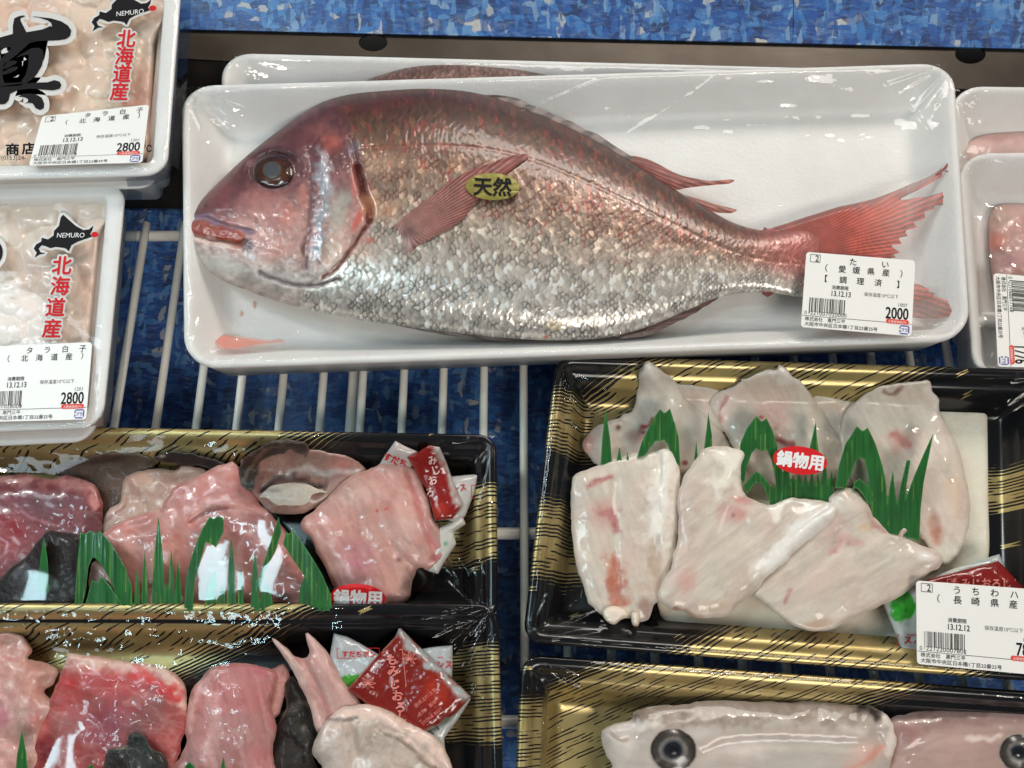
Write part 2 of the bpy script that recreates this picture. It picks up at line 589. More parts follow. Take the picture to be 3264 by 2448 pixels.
def mat_laminate():
    """Blue board printed with a jumble of pale and dark blue foil shards."""
    m = Mat('blue_laminate', Roughness=0.33)
    pos = m.pos()
    warp = m.noise(70, 3, pos)
    off = m.node('ShaderNodeVectorMath', {0: warp.outputs['Color'], 1: (0.5, 0.5, 0.5)}, operation='SUBTRACT').outputs[0]
    off = m.node('ShaderNodeVectorMath', {0: off, 'Scale': 0.007}, operation='SCALE').outputs[0]
    p2 = m.node('ShaderNodeVectorMath', {0: pos, 1: off}, operation='ADD').outputs[0]

    def layer(sx, sy, rot, scale):
        mp = m.node('ShaderNodeMapping', {'Vector': p2, 'Rotation': (0, 0, rot), 'Scale': (sx, sy, 1)}).outputs[0]
        vo = m.node('ShaderNodeTexVoronoi', {'Vector': mp, 'Scale': scale}, voronoi_dimensions='2D')
        return m.node('ShaderNodeSeparateColor', {0: vo.outputs['Color']}).outputs
    a, b, c, e = layer(1, 2.6, 0.6, 66), layer(2.8, 1, -0.5, 84), layer(1, 2.2, 1.9, 150), layer(3.0, 1, 0.25, 120)
    blues = [(0.0, (11, 46, 104)), (0.20, (18, 70, 144)), (0.40, (30, 94, 172)), (0.56, (56, 122, 190)), (0.70, (22, 80, 158)), (0.84, (92, 146, 200)), (0.93, (136, 168, 200)), (0.97, (196, 194, 188))]
    ca, cb, cc, ce = (m.ramp(x[0], blues, 'CONSTANT') for x in (a, b, c, e))
    col = m.mix(m.math('MULTIPLY', m.math('GREATER_THAN', b[1], 0.45), 0.75), ca, cb)
    col = m.mix(m.math('MULTIPLY', m.math('GREATER_THAN', c[1], 0.55), 0.80), col, cc)
    col = m.mix(m.math('MULTIPLY', m.math('GREATER_THAN', e[2], 0.62), 0.70), col, ce)
    streak = m.node('ShaderNodeMapping', {'Vector': p2, 'Rotation': (0, 0, 0.7), 'Scale': (1, 5, 1)}).outputs[0]
    st = m.noise(110, 4, streak); st2 = m.noise(260, 3, p2)
    k = m.math('MULTIPLY', m.math('SUBTRACT', st.outputs[0], 0.50), 2.2); k.node.use_clamp = True
    col = m.mix(k, col, (0.22, 0.36, 0.56))
    k = m.math('MULTIPLY', m.math('SUBTRACT', st2.outputs[0], 0.56), 4.0); k.node.use_clamp = True
    col = m.mix(m.math('MULTIPLY', k, 0.6), col, (0.012, 0.05, 0.15))
    m.set('Base Color', m.mix(0.08, col, (0.42, 0.47, 0.52)))
    return m.m


def mat_steel():
    m = Mat('stainless_steel', Metallic=0.85)
    mp = m.node('ShaderNodeMapping', {'Vector': m.pos(), 'Scale': (1, 40, 40)}).outputs[0]
    n = m.noise(30, 4, mp); n2 = m.noise(18, 4)
    m.set('Base Color', m.ramp(n2.outputs[0], [(0.3, (0.045, 0.036, 0.029)), (0.7, (0.072, 0.060, 0.049))]))
    m.set('Roughness', m.math('ADD', 0.34, m.math('MULTIPLY', n.outputs[0], 0.16)))
    m.bump(n.outputs[0], 0.06, 0.0005)
    return m.m


FLESH, SKIN, FIN = mat_flesh(), mat_skin(), mat_fin()
RAW = mat_flesh('glossy_raw_flesh', 0.42, 0.07, 1.3, 0.25, 0.5)
HIDE = mat_flesh('rough_fish_hide', 0.12, 0.10, 4.0, 0.0); HIDE.node_tree.nodes['Principled BSDF'].inputs['Specular IOR Level'].default_value = 0.3
FOAM, FILM, GOLD, BLUE, STEEL = mat_foam(), mat_film(), mat_gold_tray(), mat_laminate(), mat_steel()
CALM = mat_film('taut_clear_film', 0.015)
WIRE = mat_flat('cream_coated_wire', (248, 244, 232), 0.4, 0.2, var=0.06, vs=90)
PAPER = mat_flat('label_paper', (244, 242, 238), 0.45, 0.15)
INK = mat_flat('black_ink', (26, 23, 26), 0.6, spec=0.15)
INK_SOFT = mat_flat('grey_ink', (84, 80, 84), 0.6, spec=0.15)
INK_RED = mat_flat('red_ink', (206, 30, 38), 0.6, spec=0.2)
INK_ORANGE = mat_flat('orange_ink', (232, 70, 50), 0.6, spec=0.2)
INK_BLUE = mat_flat('blue_ink', (66, 68, 170), 0.6, spec=0.2)
INK_WHITE = mat_flat('white_ink', (238, 238, 238), 0.45)
INK_PALE = mat_flat('translucent_white_ink', (214, 210, 206), 0.4)
RED_FOIL = mat_flat('red_sticker_paper', (214, 14, 24), 0.4, 0.1)
GOLD_FOIL = mat_flat('gold_sticker_foil', (132, 124, 52), 0.36, 0.0, metal=0.25, var=0.12)
LEAF = mat_col('green_plastic_leaf', 0.32, 0.35)
PACKET = mat_col('glossy_sachet', 0.22, 0.5, bump=0.25, bs=160)
PAD = mat_col('absorbent_pad', 0.75, bump=0.5, bs=600)
DARK = mat_flat('painted_shade', (12, 12, 14), 0.6)  # near-black colour standing in for the shade under the ledge
EYE = mat_col('wet_eye', 0.22, 0.35)
DROP = mat_fin(); DROP.name = 'watery_blood'; DROP.node_tree.nodes['Principled BSDF'].inputs['Roughness'].default_value = 0.12
# ------------------------------------------------------------------ builders: trays, wrap, printing


def bilin(q, s, t):
    q = np.asarray(q, float); s = np.asarray(s)[..., None]; t = np.asarray(t)[..., None]
    return (q[0] * (1 - s) + q[1] * s) * (1 - t) + (q[3] * (1 - s) + q[2] * s) * t


def round_rect(w, h, i, rad, nc=9, ns=26):
    """A rounded rectangle inset by i, always the same number of points."""
    r = max(min(rad - i, w / 2 - i - 1e-4, h / 2 - i - 1e-4), 0.0025)
    x0, x1, y0, y1 = i, w - i, i, h - i
    out = []
    cor = [(x1 - r, y0 + r, -90), (x1 - r, y1 - r, 0), (x0 + r, y1 - r, 90), (x0 + r, y0 + r, 180)]
    for k, (cx, cy, a0) in enumerate(cor):
        for j in range(nc):
            a = math.radians(a0 + 90 * j / (nc - 1))
            out.append((cx + r * math.cos(a), cy + r * math.sin(a)))
        nx, ny, na = cor[(k + 1) % 4]
        a = math.radians(na)
        p, q = np.array(out[-1]), np.array([nx + r * math.cos(a), ny + r * math.sin(a)])
        for j in range(1, ns):
            out.append(tuple(p + (q - p) * j / ns))
    return np.array(out)


def tray(name, quad, zr, rings, rad, mat, dens=None, floor_rings=9, wob=0.0, sidew=1.0):
    """rings: (inset, height below the rim) from the outer foot over the rim to the floor."""
    wq = P([p[0] for p in quad], [p[1] for p in quad], zr)
    w = (np.linalg.norm(wq[1] - wq[0]) + np.linalg.norm(wq[2] - wq[3])) / 2
    h = (np.linalg.norm(wq[3] - wq[0]) + np.linalg.norm(wq[2] - wq[1])) / 2
    pts, uvs, loc = [], [], []

    def put(xy, dz, out=True):
        if wob and dz > -0.006:
            xy = xy.copy(); n = (fbm(xy[:, 0] * 60, xy[:, 1] * 60, 3.0) - 0.5) * wob
            xy[:, 0] += n; xy[:, 1] += n
        s, t = xy[:, 0] / w, xy[:, 1] / h
        g = bilin(wq, s, t); g = g.copy(); g[:, 2] += dz
        pts.append(g); uvs.append(bilin(quad, s, t)); loc.append(xy)
    for i, dz in rings:
        put(round_rect(w, h, i, rad), dz)
    last = round_rect(w, h, rings[-1][0], rad)
    cen = np.array([w / 2, h / 2])
    for k in range(1, floor_rings):
        put(cen + (last - cen) * (1 - k / floor_rings), rings[-1][1])
    m = len(pts[0]); R = len(pts)
    V = np.concatenate(pts); UV = np.concatenate(uvs); L = np.concatenate(loc)
    i = np.arange(m); j = (i + 1) % m
    quads = np.concatenate([np.stack([r * m + i, r * m + j, (r + 1) * m + j, (r + 1) * m + i], 1) for r in range(R - 1)])
    cap = ((R - 1) * m + i)[None, :]
    foot = i[::-1][None, :]
    at = None
    if dens is not None:
        dx = np.minimum(L[:, 0], w - L[:, 0]); dy = np.minimum(L[:, 1], h - L[:, 1])
        side = (dx < dy) & (dx < sidew)
        u, v = UV[:, 0], UV[:, 1]
        sc = np.where(side, v * 0.999 + 0.05 * u, 0.906 * v + 0.42 * u)
        sa = np.where(side, u - 0.05 * v, 0.906 * u - 0.42 * v)
        at = {'stroke_across': sc, 'stroke_along': sa, 'black': np.clip(dens(u, v, sc, side, L[:, 0] > w / 2), 0, 1)}
    o = mesh_obj(name, V, [quads, cap, foot], mat, None, None, at)
    return o, wq, w, h


def wrap(parent, quad, zr, w, h, holes=(), inset=0.001, n=150, amp=0.0006, sag=0.0, seed=1.0, corners=0.0012, over=None, win=None, folds=(), crinkle=0.00018, film=None, octv=4):
    """Stretched clear wrap over a tray; where it clings to what is in the tray it is left to that thing's own wet gloss."""
    asp = w / h
    nx, ny = (int(n * asp), n) if asp < 2.4 else (360, n)
    S, T = np.meshgrid(np.linspace(inset / w, 1 - inset / w, nx), np.linspace(inset / h, 1 - inset / h, ny))
    q = bilin(quad, S, T); U, V = q[..., 0], q[..., 1]
    X, Y = S * w, T * h
    e = np.minimum(np.minimum(X, w - X), np.minimum(Y, h - Y))
    z = zr + 0.0012 - sag * sstep(0, 0.03, e) + amp * (fbm(X * 38, Y * 60, seed, octv) - 0.5) * 2 * sstep(0, 0.012, e)
    for cx, cy in ((0, 0), (w, 0), (0, h), (w, h)):
        dx, dy = X - cx, Y - cy
        r = np.hypot(dx, dy); a = np.arctan2(np.abs(dy), np.abs(dx))
        k = np.exp(-(r / 0.028) ** 2) * sstep(0.002, 0.008, r)
        z = z + corners * k * (vnoise(a * 14 + 3, r * 30, seed + cx * 9 + cy * 5) - 0.5) * 2
    z = z + crinkle * (fbm(X * 210, Y * 210, seed + 2, 2) - 0.5) * 2 * np.exp(-(e / 0.010) ** 2)
    for pl, wd, am in folds:
        z = z + am * np.exp(-(seg_dist(U, V, spline(pl, 4, False))[0].reshape(U.shape) / wd) ** 2)
    z = z - 0.0016 * (1 - sstep(0, 0.0035, e))
    if over is not None:
        z = over(U, V, z)
    inn = np.zeros(U.shape, bool)
    for hp in holes:
        inn |= inside(U, V, hp)
    keep = ~(inn[:-1, :-1] & inn[1:, :-1] & inn[:-1, 1:] & inn[1:, 1:])
    if win is not None:
        keep &= win(U, V)[:-1, :-1]
    used = np.zeros(U.shape, bool)
    for a in (slice(None, -1), slice(1, None)):
        for b in (slice(None, -1), slice(1, None)):
            used[a, b] |= keep
    idx = -np.ones(U.shape, int); idx[used] = np.arange(used.sum())
    quads = np.stack([idx[1:, :-1], idx[1:, 1:], idx[:-1, 1:], idx[:-1, :-1]], -1)[keep]
    return mesh_obj('wrap', P(U[used], V[used], z[used]), [quads], film or FILM, parent)


_TXT = {}


def glyphs(s, offset=0.0):
    key = (s, offset)
    if key not in _TXT:
        cu = bpy.data.curves.new('letters', 'FONT'); cu.body = s; cu.offset = offset; cu.resolution_u = 3
        o = bpy.data.objects.new('letters', cu); COL.objects.link(o)
        bpy.context.view_layer.update()
        me = bpy.data.meshes.new_from_object(o.evaluated_get(bpy.context.evaluated_depsgraph_get()))
        co = np.array([tuple(x.co) for x in me.vertices]).reshape(-1, 3)[:, :2]
        fs = [list(p.vertices) for p in me.polygons]
        bpy.data.objects.remove(o); bpy.data.curves.remove(cu); bpy.data.meshes.remove(me)
        _TXT[key] = (co, fs)
    return _TXT[key]


class Print:
    """Flat shapes in the plane of a label, collected into one mesh per ink."""

    def __init__(self):
        self.v, self.f, self.dz = [], [], {}

    def poly(self, pts):
        pts = [tuple(p) for p in pts]
        n = len(self.v); self.v += pts
        for t in tessellate_polygon([[Vector((x, y, 0)) for x, y in pts]]):
            self.f.append([n + k for k in t])

    def rect(self, x0, y0, x1, y1):
        n = len(self.v); self.v += [(x0, y0), (x1, y0), (x1, y1), (x0, y1)]
        self.f.append([n, n + 1, n + 2]); self.f.append([n, n + 2, n + 3])

    def frame(self, x0, y0, x1, y1, t):
        for r in ((x0, y0, x1, y0 + t), (x0, y1 - t, x1, y1), (x0, y0 + t, x0 + t, y1 - t), (x1 - t, y0 + t, x1, y1 - t)):
            self.rect(*r)

    def text(self, s, x, y, size, xs=1.0, offset=0.0, anchor='l', shear=0.0, rot=0.0, centre=False, yscale=1.0, bold=0.0):
        """(x, y): start of the base line, y grows downwards; size is the em height."""
        bold, offset = bold or offset, 0.0
        if bold:
            k = 0
            for rr in ((1.0, 0.5) if bold > 0.05 else (1.0,)):
                nd = 14 if bold > 0.05 else 8
                for q in range(nd):
                    w = 2 * math.pi * q / nd; n0 = len(self.v); k += 1
                    self.text(s, x + rr * bold * size * math.cos(w), y + rr * bold * size * math.sin(w), size, xs, offset, anchor, shear, rot, centre, yscale)
                    for i in range(n0, len(self.v)):
                        self.dz[i] = k * 2.5e-6
        co, fs = glyphs(s, offset)
        if not len(co):
            return
        c = co.copy()
        if anchor == 'c':
            c[:, 0] -= (c[:, 0].min() + c[:, 0].max()) / 2
        if anchor == 'r':
            c[:, 0] -= c[:, 0].max()
        if centre:
            c[:, 1] -= (c[:, 1].min() + c[:, 1].max()) / 2
        c[:, 0] = c[:, 0] * xs + c[:, 1] * shear
        c[:, 1] *= yscale
        a = math.radians(rot); ca, sa = math.cos(a), math.sin(a)
        px = (c[:, 0] * ca - c[:, 1] * sa) * size; py = (c[:, 0] * sa + c[:, 1] * ca) * size
        n = len(self.v)
        self.v += [(x + p, y - q) for p, q in zip(px, py)]
        for f in fs:
            for k in range(1, len(f) - 1):
                self.f.append([n + f[0], n + f[k], n + f[k + 1]])

    def build(self, name, parent, mat, to_uv, z):
        v = np.array(self.v, float)
        u = to_uv(v)
        zz = np.array(z(u[:, 0], u[:, 1])) if callable(z) else np.full(len(u), float(z))
        f = np.array(self.f)
        for i, e in self.dz.items():
            zz[i] += e
        co = P(u[:, 0], u[:, 1], zz)
        a = co[f[:, 1]] - co[f[:, 0]]; b = co[f[:, 2]] - co[f[:, 0]]
        flip = np.cross(a, b)[:, 2] < 0
        f[flip] = f[flip][:, ::-1]
        return mesh_obj(name, co, [f], mat, parent, smooth=False)


def rr_pts(x0, y0, x1, y1, r, n=6):
    out = []
    for cx, cy, a0 in ((x1 - r, y0 + r, -90), (x1 - r, y1 - r, 0), (x0 + r, y1 - r, 90), (x0 + r, y0 + r, 180)):
        for j in range(n):
            a = math.radians(a0 + 90 * j / (n - 1)); out.append((cx + r * math.cos(a), cy + r * math.sin(a)))
    return out


def sticker(name, parent, quad, lw, lh, r, z, mat, thick=0.0004, ellipse=False, n=48):
    """A thin rounded (or oval) sticker with a real edge; returns it and the map from its own millimetre-like units."""
    def to_uv(p):
        return bilin(quad, p[:, 0] / lw, p[:, 1] / lh)
    pts = np.array([(lw / 2 + lw / 2 * math.cos(a), lh / 2 + lh / 2 * math.sin(a)) for a in np.linspace(0, 2 * math.pi, n, False)]) if ellipse else np.array(rr_pts(0, 0, lw, lh, r))
    cen = np.array([lw / 2, lh / 2]); rings = [cen + (pts - cen) * k for k in (1.0, 0.75, 0.5, 0.25)]
    flat = np.concatenate(rings + [cen[None]])
    uv = to_uv(flat)
    zz = z(uv[:, 0], uv[:, 1]) if callable(z) else np.full(len(uv), z)
    top = P(uv[:, 0], uv[:, 1], zz); m = len(pts)
    low = top[:m].copy(); low[:, 2] -= thick
    V = np.concatenate([top, low]); i = np.arange(m); j = (i + 1) % m
    qs = [np.stack([k * m + i, (k + 1) * m + i, (k + 1) * m + j, k * m + j], 1) for k in range(3)]
    b = len(top)
    qs.append(np.stack([i, j, b + j, b + i], 1))
    tr = np.stack([3 * m + i, np.full(m, 4 * m), 3 * m + j], 1)
    o = mesh_obj(name, V, [np.concatenate(qs), tr], mat, parent)
    o.data.polygons.foreach_set('use_smooth', np.zeros(len(o.data.polygons), bool))
    return o, to_uv


def up(z, dz):
    return (lambda u, v: z(u, v) + dz) if callable(z) else z + dz


def price_label(parent, quad, z, lines, date, code, num, price, seed, weight=None):
    """The white weighing-scale label: 233 x 162 units."""
    lab, to_uv = sticker('price_label', parent, quad, 233.0, 162.0, 7.0, z, PAPER)
    k, g = Print(), Print()
    g.frame(9, 4, 31, 21, 1.1); k.text('2', 24, 19, 19, 0.85, 0, 'c', bold=0.010)
    for (s, x, y, sz) in lines:
        k.text(s, x, y, sz, 1.0, 0, 'c', bold=0.010)
    g.text('消費期限', 77, 75, 9.5, 0.95, 0, 'c', bold=0.014); k.text(date, 80, 90, 16, 0.80, 0, 'c', bold=0.014)
    g.text('保存温度10℃以下', 165, 84, 9.5, 0.95, 0, 'c')
    g.text(num, 221, 101, 10.5, 1.0, 0, 'r')
    k.text(price, 224, 128, 41, 0.60, 0, 'r', yscale=0.85, bold=0.013)
    if weight:
        g.text(weight, 130, 110, 11, 0.9)
    g.text(code[0], 5, 134, 11.5, 0.95); g.text(code[1], 17, 134, 11.5, 1.12); g.text(code[2], 56, 134, 11.5, 1.12)
    g.rect(1, 136.2, 232, 137.2)
    g.text('株式会社　黒門三平', 7, 146.5, 9.5, 1.0, 0, bold=0.01)
    g.text('大阪市中央区日本橋1丁目22番25号', 7, 157.5, 9.5, 1.05, 0, bold=0.01)
    k.build('lettering', lab, INK, to_uv, up(z, 0.00012)); g.build('small_lettering', lab, INK_SOFT, to_uv, up(z, 0.00012))
    bc = Print(); rn = random.Random(seed); x = 14.0
    while x < 91:
        wd = rn.choice((0.8, 0.8, 1.5, 2.2)); bc.rect(x, 97, x + wd, 128 if 17 < x < 88 else 132); x += wd + rn.choice((0.9, 0.9, 1.6, 2.4))
    bc.build('barcode', lab, INK, to_uv, up(z, 0.00012))
    s = Print(); s.poly(rr_pts(178, 129, 226, 138.5, 4.6)); s.build('price_strip', lab, INK_ORANGE, to_uv, up(z, 0.0002))
    s = Print(); s.text('お客様価格(円)', 202, 136.6, 6.2, 0.95, 0, 'c'); s.build('strip_lettering', lab, INK_WHITE, to_uv, up(z, 0.0003))
    s = Print()
    for x0, y0, x1, y1 in ((209, 140.5, 226, 142.8), (207, 143, 209.4, 148), (225.5, 143, 227.9, 156), (209, 157, 225, 159.3), (207, 151, 209.4, 156)):
        s.rect(x0, y0, x1, y1)
    s.text('プラ', 217.5, 153.5, 8.5, 0.9, 0, 'c', bold=0.02); s.build('recycling_mark', lab, INK_BLUE, to_uv, up(z, 0.0002))
    return lab


def oval_seal(parent, c, rx, ry, rot, z, text, mat, ink, size, offset=0.03):
    a = math.radians(rot); ca, sa = math.cos(a), math.sin(a)
    quad = [(c[0] + x * ca - y * sa, c[1] + x * sa + y * ca) for x, y in ((-rx, -ry), (rx, -ry), (rx, ry), (-rx, ry))]
    o, to_uv = sticker('seal', parent, quad, 2 * rx, 2 * ry, 0, z, mat, ellipse=True)
    t = Print(); t.text(text, rx, ry, size, 1.0, 0, 'c', centre=True, bold=offset)
    t.build('seal_lettering', o, ink, to_uv, up(z, 0.0002))
    return o


# ------------------------------------------------------------------ setting: laminate, steel, rack
def slab(name, pts, z, thick, mat, holes=()):
    outer = P([p[0] for p in pts], [p[1] for p in pts], np.array(z, float) * np.ones(len(pts)))
    loops = [outer]
    for cx, cy, rx, ry in holes:
        a = np.linspace(0, 2 * math.pi, 40, False)
        loops.append(P(cx + rx * np.cos(a), cy + ry * np.sin(a), np.full(40, float(np.mean(z)))))
    V, F, n = [], [], 0
    tri = tessellate_polygon([[Vector(p) for p in l] for l in loops])
    top = np.concatenate(loops)
    V = np.concatenate([top, top - np.array([0, 0, thick])]); m = len(top)
    T = []
    for t in tri:
        a, b, c = (top[k] for k in t)
        t = list(t)
        if np.cross(b - a, c - a)[2] < 0:
            t = t[::-1]
        T.append(t)
    T = np.array(T); sides = []
    for l in loops:
        i = np.arange(n, n + len(l)); j = np.roll(i, -1)
        sides.append(np.stack([i, j, j + m, i + m], 1)); n += len(l)
    return mesh_obj(name, V, [T, T[:, ::-1] + m, np.concatenate(sides)], mat, smooth=False)


def box_world(name, x0, x1, y0, y1, z0, z1, mat, parent=None):
    V = [(x, y, z) for z in (z0, z1) for y in (y0, y1) for x in (x0, x1)]
    F = [[0, 2, 3, 1], [4, 5, 7, 6], [0, 1, 5, 4], [2, 6, 7, 3], [0, 4, 6, 2], [1, 3, 7, 5]]
    return mesh_obj(name, V, [np.array(F)], mat, parent, smooth=False)


base_z = -0.062
tops = P([-400, 2700], [-200, -200], base_z)
struct(box_world('case_floor', -0.7, 0.7, -0.5, 0.40, base_z - 0.01, base_z, BLUE))
# back board: lies a little above the steel ledge and rises away from the camera
bl = P([360, 1712, 2330], [62, 93, 108], 0.0118); bt = P([300, 1722, 2420], [-420, -420, -420], 0.075)
for nm, a, b in (('back_panel', 0, 1), ('back_panel', 1, 2)):
    g = 0.0004
    f0, f1, t0, t1 = bl[a].copy(), bl[b].copy(), bt[a].copy(), bt[b].copy()
    if a == 1:
        f0[0] += g; t0[0] += g
    V = np.array([f0, f1, t1, t0]); V2 = V + np.array([0, 0.001, -0.0022])
    struct(mesh_obj(nm, np.concatenate([V, V2]), [np.array([[0, 1, 2, 3], [7, 6, 5, 4], [0, 4, 5, 1], [1, 5, 6, 2], [2, 6, 7, 3], [3, 7, 4, 0]])], BLUE, smooth=False))
ledge = slab('steel_ledge', [(-400, 0), (300, 30), (2900, 30), (2900, 232), (2212, 196), (1000, 160), (430, 128), (-400, 90)], 0.010, 0.0015, STEEL,
             holes=[(806, 92, 31, 19), (2096, 117, 33, 21)])
struct(ledge)
# the ledge turns down in front to the floor of the case
fa = P([-400, 430, 1000, 2212, 2900], [90, 128, 160, 196, 232], 0.0085)
fb = P([-400, 430, 1000, 2212, 2900], [440, 452, 470, 500, 520], base_z + 0.001)
n5 = np.arange(4)
struct(mesh_obj('ledge_front', np.concatenate([fa, fb]), [np.stack([n5, n5 + 5, n5 + 6, n5 + 1], 1)], STEEL, smooth=False))
struct(box_world('ledge_shade_sheet', -0.6, 0.6, float(fa[:, 1].min()) + 0.02, 0.45, -0.03, -0.028, DARK))  # thin near-black sheet below the ledge holes, painted in place of shade


def tube(a, b, r, bend=None, n=10):
    a, b = np.array(a, float), np.array(b, float)
    t = np.linspace(0, 1, 24)[:, None]
    c = a + (b - a) * t
    if bend is not None:
        c = c + np.array(bend) * np.sin(t * math.pi)
    d = (b - a) / np.linalg.norm(b - a); s = np.cross(d, [0, 0, 1.0]); s /= np.linalg.norm(s); w = np.cross(s, d)
    an = np.linspace(0, 2 * math.pi, n, False)
    ring = r * (np.cos(an)[:, None] * s + np.sin(an)[:, None] * w)
    V = (c[:, None, :] + ring[None]).reshape(-1, 3)
    i = np.arange(n); j = (i + 1) % n
    q = np.concatenate([np.stack([k * n + i, k * n + j, (k + 1) * n + j, (k + 1) * n + i], 1) for k in range(23)])
    return V, [q, i[::-1][None], (23 * n + i)[None]]


rack = bpy.data.objects.new('wire_rack', None); COL.objects.link(rack)
ORIGIN['wire_rack'] = np.array([0.0, 0.0, -0.012]); rack.location = ORIGIN['wire_rack']
rack.empty_display_size = 0.05
tag(rack, 'cream coated wire rack holding up the trays over the blue board', 'rack')
wz = -0.0028
y_far, y_near = float(P(1100, 470, wz)[1]), float(P(1100, 1640, wz)[1])
for k, ub in enumerate([-170, -84, 2, 88, 173, 258, 347, 433, 519, 609, 696, 782, 871, 957, 1045, 1131] + [1131 + 84.6 * i for i in range(1, 15)]):
    # positions read along the picture line v = 850
    p = P(ub, 850, wz)
    V, F = tube((p[0], y_far - 0.004, wz), (p[0], y_near, wz), 0.00245)
    mesh_obj('wire', V, F, WIRE, rack)
for v in (500, 1148, 1560):
    p = P(1106, v, wz)
    V, F = tube((-0.42, p[1], wz - 0.006), (0.42, p[1], wz - 0.006), 0.0034)
    mesh_obj('cross_wire', V, F, WIRE, rack)
p = P(762, 850, wz - 0.012)
V, F = tube((p[0], y_far, wz - 0.0125), (p[0], y_near, wz - 0.0125), 0.0034)
mesh_obj('support_bar', V, F, WIRE, rack)
# ------------------------------------------------------------------ white foam trays
FOAM_RINGS = [(0.010, -0.030), (0.0065, -0.0295), (0.0015, -0.006), (0.0003, -0.002), (0.0004, -0.0006), (0.0016, 0.0), (0.0032, -0.0002), (0.0048, -0.0014),
              (0.0085, -0.006), (0.0165, -0.0175), (0.0195, -0.0208), (0.023, -0.0222), (0.027, -0.0226)]
FISH_Q = [(391, 184), (2062, 134), (2099, 735), (396, 797)]
FZ = 0.052


def fish_profile():
    top = [(410, 490), (414, 462), (440, 427), (480, 386), (520, 348), (560, 314), (600, 283), (650, 247), (700, 219), (760, 201), (830, 192), (900, 187), (960, 189), (1020, 198), (1080, 215), (1140, 238),
           (1200, 262), (1260, 290), (1320, 323), (1380, 359), (1440, 398), (1490, 428), (1540, 458), (1590, 483), (1640, 496), (1690, 496), (1740, 492), (1770, 505)]
    bot = [(410, 495), (416, 528), (440, 573), (480, 605), (540, 630), (600, 651), (660, 668), (720, 681), (780, 692), (860, 703), (940, 714), (1020, 723), (1100, 731), (1200, 736), (1300, 731), (1380, 713),
           (1440, 690), (1500, 664), (1540, 646), (1600, 633), (1660, 632), (1720, 641), (1770, 640)]
    return spline(top, 6, False), spline(bot, 6, False)


FT, FB = fish_profile()
ftop = lambda u: np.interp(u, FT[:, 0], FT[:, 1])
fbot = lambda u: np.interp(u, FB[:, 0], FB[:, 1])
GILL = [(757, 300), (768, 350), (778, 385), (786, 420), (797, 445), (800, 470), (782, 500), (760, 535), (735, 570), (700, 600)]
GILLSLIT = [(772, 365), (780, 400), (787, 425), (797, 448), (797, 472)]
PREOP = [(668, 325), (672, 380), (672, 430), (668, 480), (660, 530), (655, 575)]
MOUTH = [(412, 505), (440, 515), (480, 522), (515, 528), (528, 520)]
LIP = [(412, 474), (440, 470), (480, 485), (515, 494), (545, 500)]
LATERAL = [(770, 320), (850, 317), (950, 315), (1050, 322), (1150, 345), (1250, 385), (1350, 432), (1450, 482), (1550, 530), (1650, 562), (1740, 570)]


def scales(u, v):
    """Overlapping scales: returns height (0..1), rear-edge darkness and a random number per scale."""
    tp, bt = ftop(u), fbot(u)
    mid, hh = (tp + bt) / 2, np.maximum(bt - tp, 20)
    uu = np.linspace(400, 1800, 600)
    kk = (545.0 / np.maximum(fbot(uu) - ftop(uu), 20)) ** 0.42
    X = np.interp(u, uu, np.cumsum(kk) * (uu[1] - uu[0]))
    Y = (v - mid) * (545.0 / hh) ** 0.42
    A, B, R = 18.0, 16.5, 14.8
    X = X + (fbm(u * 0.012, v * 0.012, 4.0) - 0.5) * 26
    Y = Y + (fbm(u * 0.012, v * 0.012, 9.0) - 0.5) * 22
    ci, cj = np.floor(X / A), np.floor(Y / (B / 2))
    best = np.full(u.shape, 1e9); hgt = np.zeros(u.shape); edg = np.zeros(u.shape); rnd = np.zeros(u.shape)
    for di in (-2, -1, 0, 1):
        for dj in (-2, -1, 0, 1, 2):
            i, j = ci + di, cj + dj
            jx = (hsh(i, j, 1) - 0.5) * 5; jy = (hsh(i, j, 2) - 0.5) * 4
            cx = (i + 0.5 * np.mod(j, 2)) * A + jx; cy = j * B / 2 + jy
            dx, dy = X - cx, Y - cy
            d = np.sqrt(dx * dx * 0.75 + dy * dy * 1.15) / R
            m = (d < 1) & (cx < best)
            best = np.where(m, cx, best)
            tilt = (hsh(i, j, 3) - 0.5) * 1.5
            hgt = np.where(m, 0.5 + 0.5 * dx / R + tilt * dy / R * 0.5 + (hsh(i, j, 5) - 0.5) * 0.7, hgt)
            edg = np.where(m, sstep(0.62, 0.98, d) * sstep(-0.15, 0.55, dx / R), edg)
            rnd = np.where(m, hsh(i, j, 4), rnd)
    return hgt, edg, rnd


def scaled_zone(u, v):
    """0 on the smooth head, 1 on the scaled body."""
    lim = np.interp(v, [180, 260, 330, 420, 520, 590, 640, 720], [705, 745, 770, 800, 790, 700, 650, 640])
    return sstep(-12, 18, u - lim)


